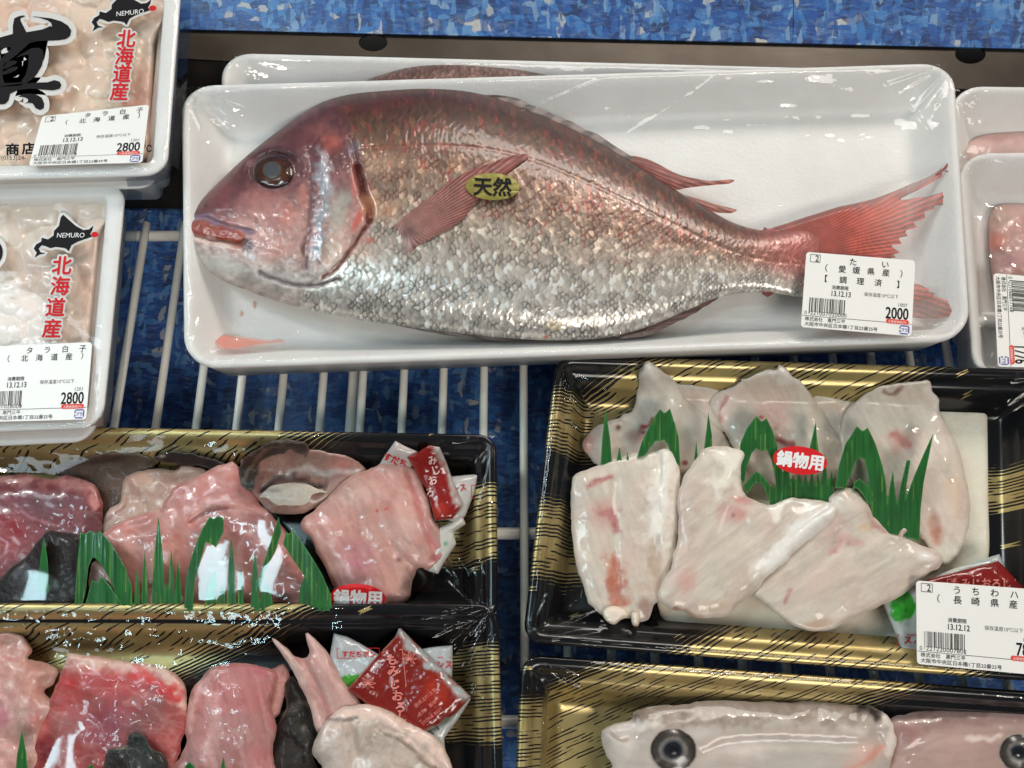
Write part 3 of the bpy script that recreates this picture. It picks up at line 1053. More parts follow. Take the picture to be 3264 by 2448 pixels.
def fish_height(u, v, d):
    tp, bt = ftop(u), fbot(u)
    t = np.clip((v - tp) / np.maximum(bt - tp, 4), 0, 1)
    hm = np.interp(u, [405, 440, 520, 620, 740, 900, 1100, 1300, 1480, 1620, 1700, 1770], [0.004, 0.008, 0.0135, 0.0185, 0.0215, 0.0220, 0.0205, 0.0165, 0.0115, 0.0070, 0.0052, 0.003])
    h = hm * np.maximum(1 - np.abs(2 * t - 1) ** 2.7, 0) ** 0.58
    z = scaled_zone(u, v)
    sh, se, sr = scales(u, v)
    amp = np.interp(t, [0, 0.15, 0.5, 1], [0.00016, 0.00024, 0.00026, 0.00032])
    h = h + z * (sh - 0.5) * amp * sstep(0, 14, d)
    # head: plates, eye socket, mouth
    q, _, _, s = seg_dist(u, v, spline(GILL, 5, False)); q = q.reshape(u.shape)
    side = u - np.interp(v, [300, 350, 420, 470, 535, 600], [757, 768, 786, 800, 760, 700])
    on = (v > 290) & (v < 606)
    h = h + np.where(on & (side < 0), 0.0016 * np.exp(-q / 26.0), 0) * sstep(290, 330, v) * sstep(606, 570, v)
    h = h - 0.0014 * np.exp(-(q / 6.0) ** 2) * on
    q = seg_dist(u, v, spline(GILLSLIT, 5, False))[0].reshape(u.shape)
    h = h - 0.0040 * np.exp(-(q / 8.5) ** 2)
    q = seg_dist(u, v, spline(PREOP, 5, False))[0].reshape(u.shape)
    h = h - 0.0011 * np.exp(-(q / 9.0) ** 2)
    q = seg_dist(u, v, spline([(690, 330), (700, 400), (697, 470), (692, 560)], 5, False))[0].reshape(u.shape)
    h = h + 0.0009 * np.exp(-(q / 10.0) ** 2)
    q = seg_dist(u, v, spline(MOUTH, 5, False))[0].reshape(u.shape); h = h - 0.0022 * np.exp(-(q / 4.5) ** 2)
    q = seg_dist(u, v, spline(LIP, 5, False))[0].reshape(u.shape); h = h - 0.0014 * np.exp(-(q / 4.0) ** 2)
    r = np.hypot((u - 590) / 58, (v - 371) / 47)
    h = h - 0.0014 * np.exp(-((r - 0.95) / 0.16) ** 2) - 0.0012 * (r < 0.9)
    q = seg_dist(u, v, spline([(528, 350), (560, 330), (600, 322), (635, 335), (655, 365)], 5, False))[0].reshape(u.shape); h = h + 0.0018 * np.exp(-(q / 13.0) ** 2)
    q = seg_dist(u, v, spline([(560, 590), (620, 612), (680, 618), (730, 605)], 5, False))[0].reshape(u.shape); h = h - 0.0010 * np.exp(-(q / 5.0) ** 2)
    h = h + (1 - z) * 0.0012 * (fbm(u * 0.02, v * 0.02, 6.0) - 0.5) + (1 - z) * 0.00035 * (fbm(u * 0.10, v * 0.10, 8.0) - 0.5) * 2
    q = seg_dist(u, v, spline(LATERAL, 5, False))[0].reshape(u.shape); h = h - 0.0002 * np.exp(-(q / 4.0) ** 2)
    return np.maximum(h, 0)


def fish_colour(u, v, d):
    tp, bt = ftop(u), fbot(u)
    t = np.clip((v - tp) / np.maximum(bt - tp, 4), 0, 1) + (fbm(u * 0.02, v * 0.02, 3.0) - 0.5) * 0.14
    z = scaled_zone(u, v)
    sh, se, sr = scales(u, v)

    def grad(stops):
        xs = [s[0] for s in stops]
        return np.stack([np.interp(t, xs, [s[1][k] for s in stops]) for k in range(3)], 1)
    front = grad([(0, (56, 32, 27)), (0.10, (66, 43, 34)), (0.24, (94, 71, 58)), (0.40, (148, 128, 114)), (0.58, (202, 188, 174)), (0.80, (228, 220, 210)), (1.0, (216, 208, 198))])
    rear = grad([(0, (82, 54, 47)), (0.18, (98, 72, 62)), (0.34, (132, 108, 97)), (0.50, (184, 164, 150)), (0.70, (222, 212, 200)), (1.0, (212, 205, 196))])
    k = sstep(1000, 1450, u)[:, None]
    body = front * (1 - k) + rear * k
    # every scale a little different, dark rear edges, red and dark flecks
    body = body * (1 + (sr - 0.5) * 0.26 + 0.20 * (sr > 0.86))[:, None]  # the brightest few scales are glints painted into the colour
    gold = (hsh(np.floor(sr * 977), 3, 1) > 0.55) * sstep(0.75, 0.30, t)
    body = body + gold[:, None] * np.array([16, 9, 2])
    ed = se * np.interp(t, [0, 0.2, 0.5, 0.75, 1.0], [0.55, 0.85, 0.55, 0.52, 0.70]) * (0.22 + 0.9 * sstep(0.40, 0.66, fbm(u * 0.05, v * 0.05, 12.0)))
    ec = np.where((t < 0.5)[:, None], np.array([86, 44, 38.0]), np.array([74, 70, 68.0]))
    body = body + (ec - body) * np.clip(ed, 0, 1)[:, None]
    red = (hsh(np.floor(sr * 613), 7, 2) > 0.93) * sstep(0.75, 0.35, t) * se
    body = body + (np.array([170, 50, 48.0]) - body) * (red * 0.7)[:, None]
    q = seg_dist(u, v, spline(LATERAL, 5, False))[0]
    body = body + (np.array([150, 82, 74.0]) - body) * (0.40 * np.exp(-(q / 5) ** 2) * sstep(1300, 900, u))[:, None]
    k = sstep(1560, 1740, u)[:, None] * sstep(0.95, 0.45, t)[:, None]
    body = body + (np.array([178, 96, 92.0]) - body) * k * 0.75
    # head
    n1, n2 = fbm(u * 0.03, v * 0.03, 20.0), fbm(u * 0.11, v * 0.11, 22.0)
    th = np.clip((v - tp) / np.maximum(bt - tp, 4), 0, 1)
    head = np.stack([np.interp(th, [0, 0.25, 0.5, 0.72, 0.85, 1], c) for c in ([84, 106, 172, 190, 192, 172], [42, 60, 128, 156, 180, 160], [46, 64, 122, 148, 172, 152])], 1)
    head = head * (1 + (n2 - 0.5) * 0.50 + (n1 - 0.5) * 0.40)[:, None]
    col = head * (1 - z[:, None]) + body * z[:, None]
    for m in HEAD_MARKS:
        col = m(u, v, d, col)
    return col


HEAD_MARKS = [
    spot(560, 440, 70, 45, (178, 118, 112), 0.7), spot(480, 410, 60, 50, (128, 66, 70), 0.6, -40), spot(620, 470, 34, 50, (196, 116, 100), 0.7), spot(600, 540, 60, 40, (186, 128, 116), 0.7),
    spot(728, 460, 36, 80, (176, 172, 158), 0.85), spot(716, 540, 40, 60, (200, 178, 160), 0.8), spot(718, 310, 40, 34, (182, 92, 78), 0.75), spot(690, 280, 40, 30, (150, 92, 88), 0.6),
    spot(745, 430, 26, 34, (158, 168, 158), 0.7), spot(765, 400, 14, 60, (186, 96, 84), 0.8), spot(770, 480, 12, 46, (196, 84, 72), 0.85, 25),
    stroke(PREOP, 11, (104, 72, 74), 0.7), stroke([(694, 330), (700, 400), (696, 470), (690, 545)], 22, (166, 172, 182), 0.8),  # the pale bluish band paints a cool reflection into the skin colour
    stroke(GILLSLIT, 11, (70, 26, 20), 0.95), stroke(GILL, 6, (112, 56, 52), 0.7),
    stroke([(414, 492), (440, 490), (480, 500), (512, 512)], 24, (150, 58, 38), 1.0, 0.2), stroke([(416, 515), (450, 522), (500, 532)], 9, (232, 206, 194), 0.9, 0.3),
    stroke(MOUTH, 3.4, (112, 74, 64), 0.9), stroke(LIP, 11, (138, 112, 130), 0.85), spot(536, 528, 16, 22, (92, 78, 84), 0.9, 30), spot(540, 552, 22, 14, (196, 206, 212), 0.6, 40),
    spot(475, 570, 80, 46, (214, 206, 200), 0.95, 25), spot(600, 600, 90, 28, (190, 182, 176), 0.8, 12), stroke([(560, 588), (620, 612), (680, 618), (730, 605)], 7, (112, 102, 100), 0.7),
    spot(600, 335, 66, 22, (58, 26, 30), 0.85, 8), spot(533, 372, 6, 4, (44, 22, 24), 0.95, -30), spot(541, 362, 4, 3, (44, 22, 24), 0.9), spot(640, 300, 40, 24, (96, 52, 56), 0.5), spot(655, 420, 18, 40, (206, 128, 112), 0.5), spot(590, 480, 30, 24, (150, 96, 98), 0.5), spot(540, 352, 22, 18, (150, 120, 128), 0.5), spot(820, 360, 60, 40, (188, 158, 138), 0.5), spot(800, 440, 34, 46, (226, 170, 132), 0.8),
    spot(845, 455, 36, 36, (220, 160, 126), 0.6), spot(765, 318, 26, 26, (112, 100, 112), 0.8), spot(780, 545, 60, 36, (218, 176, 154), 0.6), spot(800, 520, 20, 12, (190, 84, 66), 0.6),
    spot(1010, 215, 220, 26, (84, 36, 38), 0.5, 4), spot(820, 225, 110, 34, (98, 40, 42), 0.65, -6),
    spot(1200, 705, 30, 20, (206, 186, 150), 0.7), spot(1180, 728, 10, 5, (206, 110, 80), 0.9),
]


def fish_gloss(u, v, d):
    t = np.clip((v - ftop(u)) / np.maximum(fbot(u) - ftop(u), 4), 0, 1)
    g = np.interp(t, [0, 0.2, 0.45, 1], [0.15, 0.45, 0.85, 0.8]) * scaled_zone(u, v)
    q = seg_dist(u, v, [(694, 330), (700, 400), (690, 560)])[0]
    return np.clip(g + 0.7 * np.exp(-(q / 26) ** 2) + 0.12, 0, 1)


fish_tray, wq, tw, thh = tray('foam_tray', FISH_Q, FZ, FOAM_RINGS, 0.019, FOAM, wob=0.0004)
tag(fish_tray, 'long white foam tray holding the whole red sea bream, topmost of its stack', 'tray', 'white foam trays')
fish_out = np.concatenate([FT, FB[::-1]])
FISHZ = 0.0455
bream = relief('sea_bream', [tuple(p) for p in fish_out], FISHZ, fish_height, fish_colour, SKIN, attrs={'gloss': fish_gloss}, sp=2.3, base=0.0302, under=16, rnd=0)
tag(bream, 'whole red sea bream with silver belly lying on its side, price label over its tail', 'fish', 'whole sea breams')
fz = SURF[bream.name]

# eye: a dark rim, a brown iris and a cloudy pupil
def eye_col(u, v, d):
    r = np.hypot((u - 590) / 45, (v - 371) / 36)
    c = np.stack([np.interp(r, [0.35, 0.5, 0.8, 1.0], x) for x in ([100, 78, 60, 40], [58, 44, 33, 24], [32, 28, 26, 23])], 1)
    n = fbm(u * 0.08, v * 0.08, 3.0)
    return c * (0.75 + 0.5 * n)[:, None]


relief('eye', [(590 + 45 * math.cos(a), 371 + 36 * math.sin(a)) for a in np.linspace(0, 2 * math.pi, 28, False)], 0.0, lambda u, v, d: fz(u, v) + 0.0004 + 0.0020 * np.sqrt(np.clip(1 - (1 - np.clip(d / 40, 0, 1)) ** 2, 0, 1)), eye_col, EYE, bream, sp=2.5, rnd=0)
relief('pupil', [(588 + 21 * math.cos(a), 367 + 19 * math.sin(a)) for a in np.linspace(0, 2 * math.pi, 22, False)], 0.0, lambda u, v, d: fz(u, v) + 0.0026 + 0.0005 * sstep(0, 14, d), paint((78, 80, 84), [edge(5, (84, 66, 48), 0.8)], 4), EYE, bream, sp=2.5, rnd=0)


def ray_fin(name, outline, z, root, ang0, ang1, nr, c0, c1, H, base_len, tipfade=None, cover=None, rib=0.00035, extra=(), sp=2.4, under=4, base=None):
    def rayphase(u, v):
        a = np.arctan2(v - root[1], u - root[0])
        return (a - ang0) / (ang1 - ang0) * nr
    wig = lambda u, v: rayphase(u, v) + (fbm(u * 0.02, v * 0.02, 2.0) - 0.5) * 0.7

    def hf(u, v, d):
        p = wig(u, v)
        hh = H * sstep(0, 12, d) + rib * (np.cos(p * 2 * math.pi) * 0.5 + 0.5) * sstep(0, 4, d)
        return hh if not callable(z) else hh + z(u, v) - zc

    def cf(u, v, d):
        p = wig(u, v)
        r = np.hypot(u - root[0], v - root[1]) / base_len
        k = np.clip(r, 0, 1)[:, None]
        c = np.array(c0, float) * (1 - k) + np.array(c1, float) * k
        c = c * (1 - 0.40 * sstep(0.25, 0.9, np.cos(p * 2 * math.pi) * 0.5 + 0.5) * (0.4 + fbm(u * 0.03, v * 0.03, 5.0)))[:, None]
        c = c * (0.86 + 0.3 * fbm(u * 0.05, v * 0.05, 7.0))[:, None]
        for m in extra:
            c = m(u, v, d, c)
        return c
    zc = 0.0
    if callable(z):
        zc = FISHZ
    cov = cover or (lambda u, v, d: np.ones(len(u)))
    return relief(name, outline, zc if callable(z) else z, hf, cf, FIN, bream, attrs={'cover': cov}, sp=sp, base=base, under=under, rnd=2)


tail = ZTAIL([(60, 600), (100, 580), (200, 550), (320, 510), (450, 470), (560, 435), (680, 410), (800, 380), (920, 335), (1050, 280), (1150, 240), (1230, 190), (1280, 140), (1305, 100), (1306, 62), (1316, 92), (1303, 140), (1262, 182),
              (1215, 215), (1270, 196), (1330, 184), (1355, 212), (1362, 268), (1350, 232), (1318, 204), (1260, 228), (1180, 275), (1080, 330), (965, 386), (1060, 378), (1150, 366), (1250, 338), (1332, 324), (1262, 352), (1336, 352), (1255, 384), (1300, 384), (1250, 402),
              (1258, 420), (1190, 428), (1200, 446), (1130, 470), (1140, 508), (1062, 535), (1084, 568), (1005, 592), (1024, 628), (960, 640), (986, 680), (905, 685), (972, 735), (925, 748), (946, 770), (890, 780), (870, 860), (1000, 900), (1062, 940), (1100, 945), (1130, 962), (1165, 978), (1160, 995), (1205, 1005),
              (1195, 1025), (1290, 1052), (1280, 1070), (1345, 1092), (1330, 1105), (1400, 1122), (1340, 1142), (1300, 1160), (1200, 1172), (1050, 1165), (700, 1105), (400, 990), (300, 960), (150, 1000), (60, 1010)])
tail_root = ZTAIL([(120, 800)])[0]
tcov = lambda u, v, d: np.clip(0.62 + 0.6 * np.exp(-((np.hypot(u - tail_root[0], v - tail_root[1]) - 60) / 190.0) ** 2) * 1.0 + 0.0 * d, 0, 1) * np.where(u > 1960, 0.9, 1.0)
ray_fin('tail_fin', tail, FISHZ + 0.0005, tail_root, -0.62, 0.62, 38, (140, 78, 74), (206, 80, 62), 0.0012, 250, cover=tcov, rib=0.00016, sp=2.2,
        extra=[stroke(ZTAIL([(150, 560), (450, 465), (800, 378), (1050, 278), (1230, 188), (1310, 80)]), 13, (128, 76, 74), 0.75), spot(2010, 668, 70, 40, (128, 122, 120), 0.75), spot(1905, 455, 100, 38, (224, 96, 76), 0.6, -24)])
for tip in ([(1205, 222), (1245, 188), (1282, 148), (1304, 104), (1303, 58), (1316, 58), (1320, 108), (1296, 158), (1258, 198), (1225, 226)], [(1270, 200), (1300, 188), (1334, 182), (1362, 220), (1368, 280), (1358, 280), (1350, 236), (1326, 204), (1290, 206)]):
    ray_fin('tail_fin', ZTAIL(tip), FISHZ + 0.0035, tail_root, -0.62, 0.62, 38, (128, 72, 68), (160, 84, 74), 0.0006, 250, sp=1.2, rib=0.0001)
pect = ZBACK([(640, 1312), (700, 1270), (760, 1240), (900, 1140), (1050, 1030), (1200, 910), (1330, 830), (1430, 785), (1550, 752), (1700, 690), (1862, 664), (1892, 690), (1820, 750), (1720, 820), (1640, 880), (1560, 950), (1480, 1040), (1400, 1130), (1290, 1265), (1100, 1380), (980, 1440), (900, 1490), (820, 1600), (740, 1545), (690, 1480), (650, 1390)])
zf = lambda u, v: fz(u, v) + 0.0008 - 0.0024 * np.exp(-(np.hypot((u - 848) / 44, (v - 525) / 60)) ** 2)
pcov = lambda u, v, d: np.clip(1.0 - 0.45 * sstep(0, 60, (v - (540 - (u - 870) * 0.56))), 0.5, 1) * sstep(0, 34, seg_dist(u, v, [(828, 485), (837, 510), (847, 532), (859, 548), (885, 566)])[0])
ray_fin('pectoral_fin', pect, zf, (800, 545), -0.62, 0.10, 26, (172, 132, 124), (158, 88, 78), 0.0010, 300, cover=pcov, rib=0.0002,
        extra=[spot(868, 530, 40, 44, (182, 160, 152), 0.8), spot(840, 498, 34, 10, (104, 66, 62), 0.8, -30), spot(885, 500, 26, 20, (96, 58, 56), 0.7, -30)])
dors = ZREAR([(700, -60), (760, -14), (880, -10), (1000, 18), (1100, 62), (1220, 128), (1320, 168), (1430, 190), (1560, 211), (1700, 200), (1772, 204), (1730, 236), (1600, 247), (1450, 262), (1330, 278), (1262, 292), (1180, 262), (1080, 210), (960, 140), (850, 76), (740, 20)])
ray_fin('dorsal_fin', dors, FISHZ - 0.001, ZREAR([(300, -160)])[0], 0.10, 0.60, 14, (132, 66, 66), (186, 110, 96), 0.0012, 330, rib=0.0003)
ray_fin('dorsal_fin', ZREAR([(1250, 310), (1340, 338), (1420, 360), (1520, 388), (1620, 420), (1740, 450), (1795, 470), (1740, 496), (1620, 491), (1540, 472), (1450, 436), (1350, 400)]), FISHZ - 0.001, ZREAR([(1100, 240)])[0], 0.1, 0.6, 9, (138, 74, 72), (196, 128, 112), 0.0010, 180, rib=0.0003)
spines = [(880, 190), (930, 184), (960, 186), (1000, 187), (1030, 193), (1060, 196), (1090, 207), (1120, 213), (1150, 228), (1175, 236), (1205, 252), (1235, 262), (1262, 279), (1290, 289), (1322, 311), (1360, 335), (1390, 354), (1370, 360), (1300, 326), (1220, 286), (1120, 242), (1040, 214), (960, 198)]
ray_fin('dorsal_fin', spines, FISHZ - 0.0005, (700, 420), -0.8, 0.0, 14, (112, 92, 88), (128, 112, 108), 0.0006, 500, rib=0.0002)
anal = ZREAR([(1240, 1270), (1300, 1258), (1400, 1268), (1500, 1250), (1600, 1228), (1650, 1224), (1610, 1262), (1580, 1278), (1540, 1306), (1490, 1330), (1440, 1372), (1380, 1398), (1330, 1430), (1270, 1452), (1180, 1500), (1050, 1562), (900, 1592), (760, 1602), (800, 1545), (950, 1500), (1050, 1430), (1150, 1370)])
ray_fin('anal_fin', anal, FISHZ - 0.0035, ZREAR([(900, 1500)])[0], -0.75, 0.1, 9, (120, 100, 94), (118, 82, 80), 0.0012, 170, rib=0.0005)
ray_fin('pelvic_fin', [(795, 676), (850, 682), (900, 688), (960, 698), (1050, 711), (1120, 722), (1195, 735), (1150, 742), (1050, 735), (950, 722), (870, 706), (820, 694)], FISHZ - 0.010, (760, 650), 0.05, 0.4, 6, (150, 142, 138), (122, 112, 110), 0.0010, 330)

# drops of watery blood on the foam
_ri = np.array([r[0] for r in FOAM_RINGS[5:]]); _rz = np.array([r[1] for r in FOAM_RINGS[5:]])


def foam_z(u, v):
    vb = 797 + (735 - 797) * (u - 396) / (2099 - 396)
    return np.interp((vb - v) * 0.00025, _ri, _rz)


blood = relief('blood_pool', [(462, 738), (466, 726), (482, 719), (510, 722), (545, 727), (580, 731), (604, 729), (618, 735), (612, 743), (580, 746), (540, 752), (500, 758), (472, 754)], FZ, lambda u, v, d: foam_z(u, v) + 0.0011 + 0.0005 * sstep(0, 9, d), paint((232, 140, 122), [edge(9, (238, 176, 160), 0.7)], 5), DROP, sp=3, attrs={'cover': lambda u, v, d: 0.8 * sstep(0, 9, d)})
tag(blood, 'long pale red smear of fish blood on the foam below the bream', 'blood')
d1 = relief('blood_drop', [(546, 650), (552, 648), (556, 656), (552, 668), (546, 668), (543, 660)], FZ - 0.0222, pillow(0.0004, 6), paint((224, 178, 160), [], 4), DROP, attrs={'cover': lambda u, v, d: 0.7 * sstep(0, 5, d)}, sp=2, base=FZ - 0.0226, under=1)
tag(d1, 'upper one of two tiny pink blood drops under the bream jaw', 'blood', 'blood drops')
d2 = relief('blood_drop', [(516, 672), (524, 670), (528, 678), (522, 686), (515, 682)], FZ - 0.0222, pillow(0.0004, 6), paint((228, 190, 172), [], 4), DROP, attrs={'cover': lambda u, v, d: 0.7 * sstep(0, 5, d)}, sp=2, base=FZ - 0.0226, under=1)
tag(d2, 'lower, paler one of two tiny pink blood drops under the bream jaw', 'blood', 'blood drops')

fish_hole = offset_poly(np.array([(p[0], p[1]) for p in fish_out])[::4], -4)
wrap(fish_tray, FISH_Q, FZ, tw, thh, holes=[fish_hole, pect, tail], amp=0.0009, seed=3.0, corners=0.0034, sag=0.001, n=230, folds=[([(1110, 255), (1200, 212), (1310, 168)], 4, 0.0006), ([(1340, 300), (1500, 200), (1560, 150)], 4, 0.0004), ([(1950, 420), (2010, 480), (2062, 545)], 5, 0.0010), ([(1960, 470), (2020, 520), (2070, 590)], 5, 0.0010), ([(1880, 160), (1960, 230), (2040, 330)], 5, 0.0008), ([(405, 225), (460, 215), (520, 190)], 6, 0.0010), ([(1240, 790), (1300, 740), (1345, 690)], 4, 0.0010), ([(1262, 792), (1320, 748), (1360, 704)], 4, 0.0010), ([(1890, 735), (1960, 715), (2060, 700)], 5, 0.0012), ([(540, 780), (600, 745), (640, 720)], 5, 0.0010), ([(420, 640), (400, 560), (410, 470)], 5, 0.0006)])
price_label(fish_tray, [(1742, 544), (1977, 563), (1969, 726), (1730, 706)], FZ + 0.0050,
            [('た', 101, 20, 17), ('い', 170, 20, 17), ('（', 45, 37, 16.5), ('愛', 79, 37, 16.5), ('媛', 109, 37, 16.5), ('県', 140, 37, 16.5), ('産', 172, 37, 16.5), ('）', 205, 37, 16.5),
             ('【', 46, 60, 16.5), ('調', 82, 60, 16.5), ('理', 119, 60, 16.5), ('済', 157, 60, 16.5), ('】', 199, 60, 16.5)], '13.12.13', ('0', '221007', '020000'), '1007', '2000', 11)
zseal = lambda u, v: np.maximum(fz(u, v), 0.0) + 0.0028
oval_seal(fish_tray, (1064, 403), 58, 29, 2, zseal, '天然', GOLD_FOIL, INK, 42, 0.03)

# the tray below, with a second bream
UZ = 0.026
under_q = [(478, 112), (2040, 152), (2060, 640), (470, 660)]
ut, uw0, uw, uh = tray('foam_tray', under_q, UZ, FOAM_RINGS, 0.019, FOAM)
tag(ut, 'white foam tray pushed back under the sea bream tray, only its back rim showing', 'tray', 'white foam trays')
back_pts = [(780, 178), (830, 160), (880, 146), (930, 138), (980, 136), (1040, 140), (1100, 147), (1150, 156), (1188, 166), (1196, 186), (1180, 260), (1150, 380), (1000, 440), (760, 420), (680, 300), (700, 220)]


def under_col(u, v, d):
    sh, se, sr = scales(u - 30, v + 60)
    c = np.ones((len(u), 3)) * np.array([142, 104, 92.0]) * (0.9 + 0.4 * (sr - 0.5))[:, None]
    return c + (np.array([66, 42, 38.0]) - c) * (np.clip(se, 0, 1) * 0.7)[:, None]


b2 = relief('sea_bream', back_pts, UZ - 0.0035, lambda u, v, d: 0.008 * np.sqrt(np.clip(1 - (1 - np.clip(d / 120, 0, 1)) ** 2, 0, 1)) + 0.0003 * scales(u - 30, v + 60)[0], under_col, SKIN, attrs={'gloss': lambda u, v, d: np.full(len(u), 0.5)}, sp=3, base=UZ - 0.0225)
tag(b2, 'sea bream back showing behind the rim of the tray stacked on it', 'fish', 'whole sea breams')
wrap(ut, under_q, UZ, uw, uh, holes=[back_pts], n=90, seed=8.0)

# white trays cut off by the edge of the picture at the right
RQ1 = [(2056, 184), (2520, 190), (2530, 700), (2066, 700)]
r1, _, w1, h1 = tray('foam_tray', RQ1, 0.0235, FOAM_RINGS, 0.019, FOAM)
tag(r1, 'white foam tray of pale flesh at the right edge, back one under another tray', 'tray', 'white foam trays')
pf = relief('fish_fillet', [(2072, 330), (2085, 310), (2120, 292), (2180, 284), (2260, 280), (2400, 290), (2420, 500), (2300, 600), (2120, 560), (2080, 450)], 0.0024, pillow(0.0035, 60, 0.0008, 0.03, 3), paint((208, 172, 164), [spot(2160, 300, 70, 16, (170, 118, 116), 0.7)], 8), FLESH, sp=5, base=0.0012)
tag(pf, 'pinkish fillet mostly hidden in the back white tray at the right edge', 'fish fillet', 'fillets in white trays')
RQ2 = [(2069, 330), (2540, 322), (2590, 842), (2104, 826)]
r2, _, w2, h2 = tray('foam_tray', RQ2, 0.030, FOAM_RINGS, 0.019, FOAM)
tag(r2, 'white foam tray with a sideways price label, cut off by the right edge', 'tray', 'white foam trays')
pf2 = relief('fish_fillet', QB([(2055, 1010), (2062, 930), (2090, 890), (2140, 878), (2240, 880), (2420, 890), (2500, 1300), (2300, 1420), (2120, 1360), (2075, 1220), (2060, 1100)]), 0.0079, pillow(0.012, 50, 0.003, 0.03, 4),
             paint((196, 156, 148), [spot(2160, 470, 40, 30, (168, 140, 124), 0.7), spot(2145, 520, 40, 34, (204, 118, 104), 0.8), spot(2180, 570, 60, 26, (176, 130, 136), 0.6), edge(9, (150, 110, 96), 0.5)], 12, 0.05), FLESH, sp=4, base=0.0076)
tag(pf2, 'pink brown fillet under wrap in the right white tray above the sideways label', 'fish fillet', 'fillets in white trays')
wrap(r2, RQ2, 0.030, w2, h2, n=110, amp=0.0016, seed=5.0, corners=0.003, holes=[QB([(2075, 1000), (2090, 910), (2240, 895), (2420, 900), (2480, 1280), (2300, 1400), (2130, 1340), (2080, 1180)])])
wrap(r1, RQ1, 0.0235, w1, h1, n=90, amp=0.002, seed=6.0, holes=[[(2085, 325), (2120, 300), (2260, 290), (2400, 300), (2400, 500), (2120, 540)]])
price_label(r2, [(2328, 606), (2336, 796), (2156, 792), (2146, 590)], 0.0326,
            [('す', 80, 20, 17), ('ず', 130, 20, 17), ('き', 180, 20, 17), ('（', 45, 37, 16.5), ('長', 79, 37, 16.5), ('崎', 109, 37, 16.5), ('県', 140, 37, 16.5), ('産', 172, 37, 16.5), ('）', 205, 37, 16.5)],
            '13.12.13', ('0', '221068', '017768'), '1068', '1776', 17, '(g) 897')
# ------------------------------------------------------------------ packs of cod milt at the left
PK_RINGS = [(0.012, -0.026), (0.009, -0.0255), (0.003, -0.004), (0.0006, -0.0012), (0.0012, -0.0002), (0.003, 0.0), (0.0088, -0.0001), (0.0100, -0.0010), (0.0112, -0.004), (0.0135, -0.018), (0.0150, -0.0195), (0.0175, -0.020)]


def milt_h(seed):
    def f(u, v, d):
        w, _ = worley(u * 0.022 + fbm(u * 0.03, v * 0.03, seed) * 0.8, v * 0.026 + fbm(u * 0.03, v * 0.03, seed + 4) * 0.8, seed)
        w2, _ = worley(u * 0.055, v * 0.06, seed + 2)
        return (0.0160 - 0.0042 * w ** 2.0 - 0.0002 * w2 ** 2.0 + 0.002 * (fbm(u * 0.02, v * 0.02, seed + 6) - 0.5)) * sstep(-2, 14, d)
    return f


def pack(q, zr, seed, milt, mcol, label):
    o, _, w, h = tray('milt_pack', q, zr, PK_RINGS, 0.014, FOAM, wob=0.0003)
    tag(o, label, 'seafood pack', 'packs of cod milt')
    return o, w, h


PQ1 = [(-330, -70), (394, -42), (361, 379), (-330, 398)]
PQ2 = [(-330, 404), (275, 391), (222, 926), (-330, 948)]
UPZ = 0.040
for q, zz, lab in (([(-330, 0), (384, 6), (344, 407), (-330, 418)], 0.052, 'white milt pack peeping out under the upper left pack'), ([(-330, 440), (262, 440), (207, 955), (-330, 980)], UPZ, 'white milt pack peeping out under the lower left pack')):
    o, _, w_, h_ = tray('milt_pack', q, zz, PK_RINGS, 0.014, FOAM)
    tag(o, lab, 'seafood pack', 'packs of cod milt')
p1, w1_, h1_ = pack(PQ1, 0.064, 1, None, None, 'topmost white milt pack with big black brush lettering and red characters')
p2, w2_, h2_ = pack(PQ2, 0.052, 2, None, None, 'lower left white milt pack, its whole black island map above red characters')
m1 = relief('cod_milt', [(-250, -40), (340, -30), (338, 100), (330, 250), (315, 350), (150, 362), (-250, 372)], 0.064 - 0.0195, milt_h(3.0),
            paint((228, 204, 184), [spot(305, 230, 50, 130, (208, 152, 134), 0.8, 5), spot(20, 20, 120, 40, (226, 180, 160), 0.5), spot(330, 60, 40, 110, (196, 176, 168), 0.6), spot(269, 224, 8, 7, (206, 130, 110), 0.9)], 9, 0.03, 3, None), FLESH, sp=4, base=0.0442, under=2)
tag(m1, 'creamy lobed cod milt in the pack with the big black brush lettering', 'cod milt', 'cod milt under printed wrap')
m2 = relief('cod_milt', [(-250, 430), (228, 428), (222, 520), (205, 700), (190, 850), (180, 892), (-250, 910)], 0.052 - 0.0195, milt_h(8.0),
            paint((224, 207, 193), [spot(190, 640, 34, 120, (206, 168, 148), 0.8, 5), spot(60, 470, 90, 40, (222, 200, 180), 0.5)], 8, 0.03, 5), FLESH, sp=4, base=0.0322, under=2)
tag(m2, 'pale lobed cod milt in the lower left pack', 'cod milt', 'cod milt under printed wrap')
f1 = wrap(p1, PQ1, 0.064, w1_, h1_, n=90, amp=0.0003, seed=21.0, corners=0.001, film=CALM)
f2 = wrap(p2, PQ2, 0.052, w2_, h2_, n=90, amp=0.0003, seed=22.0, corners=0.001, film=CALM)


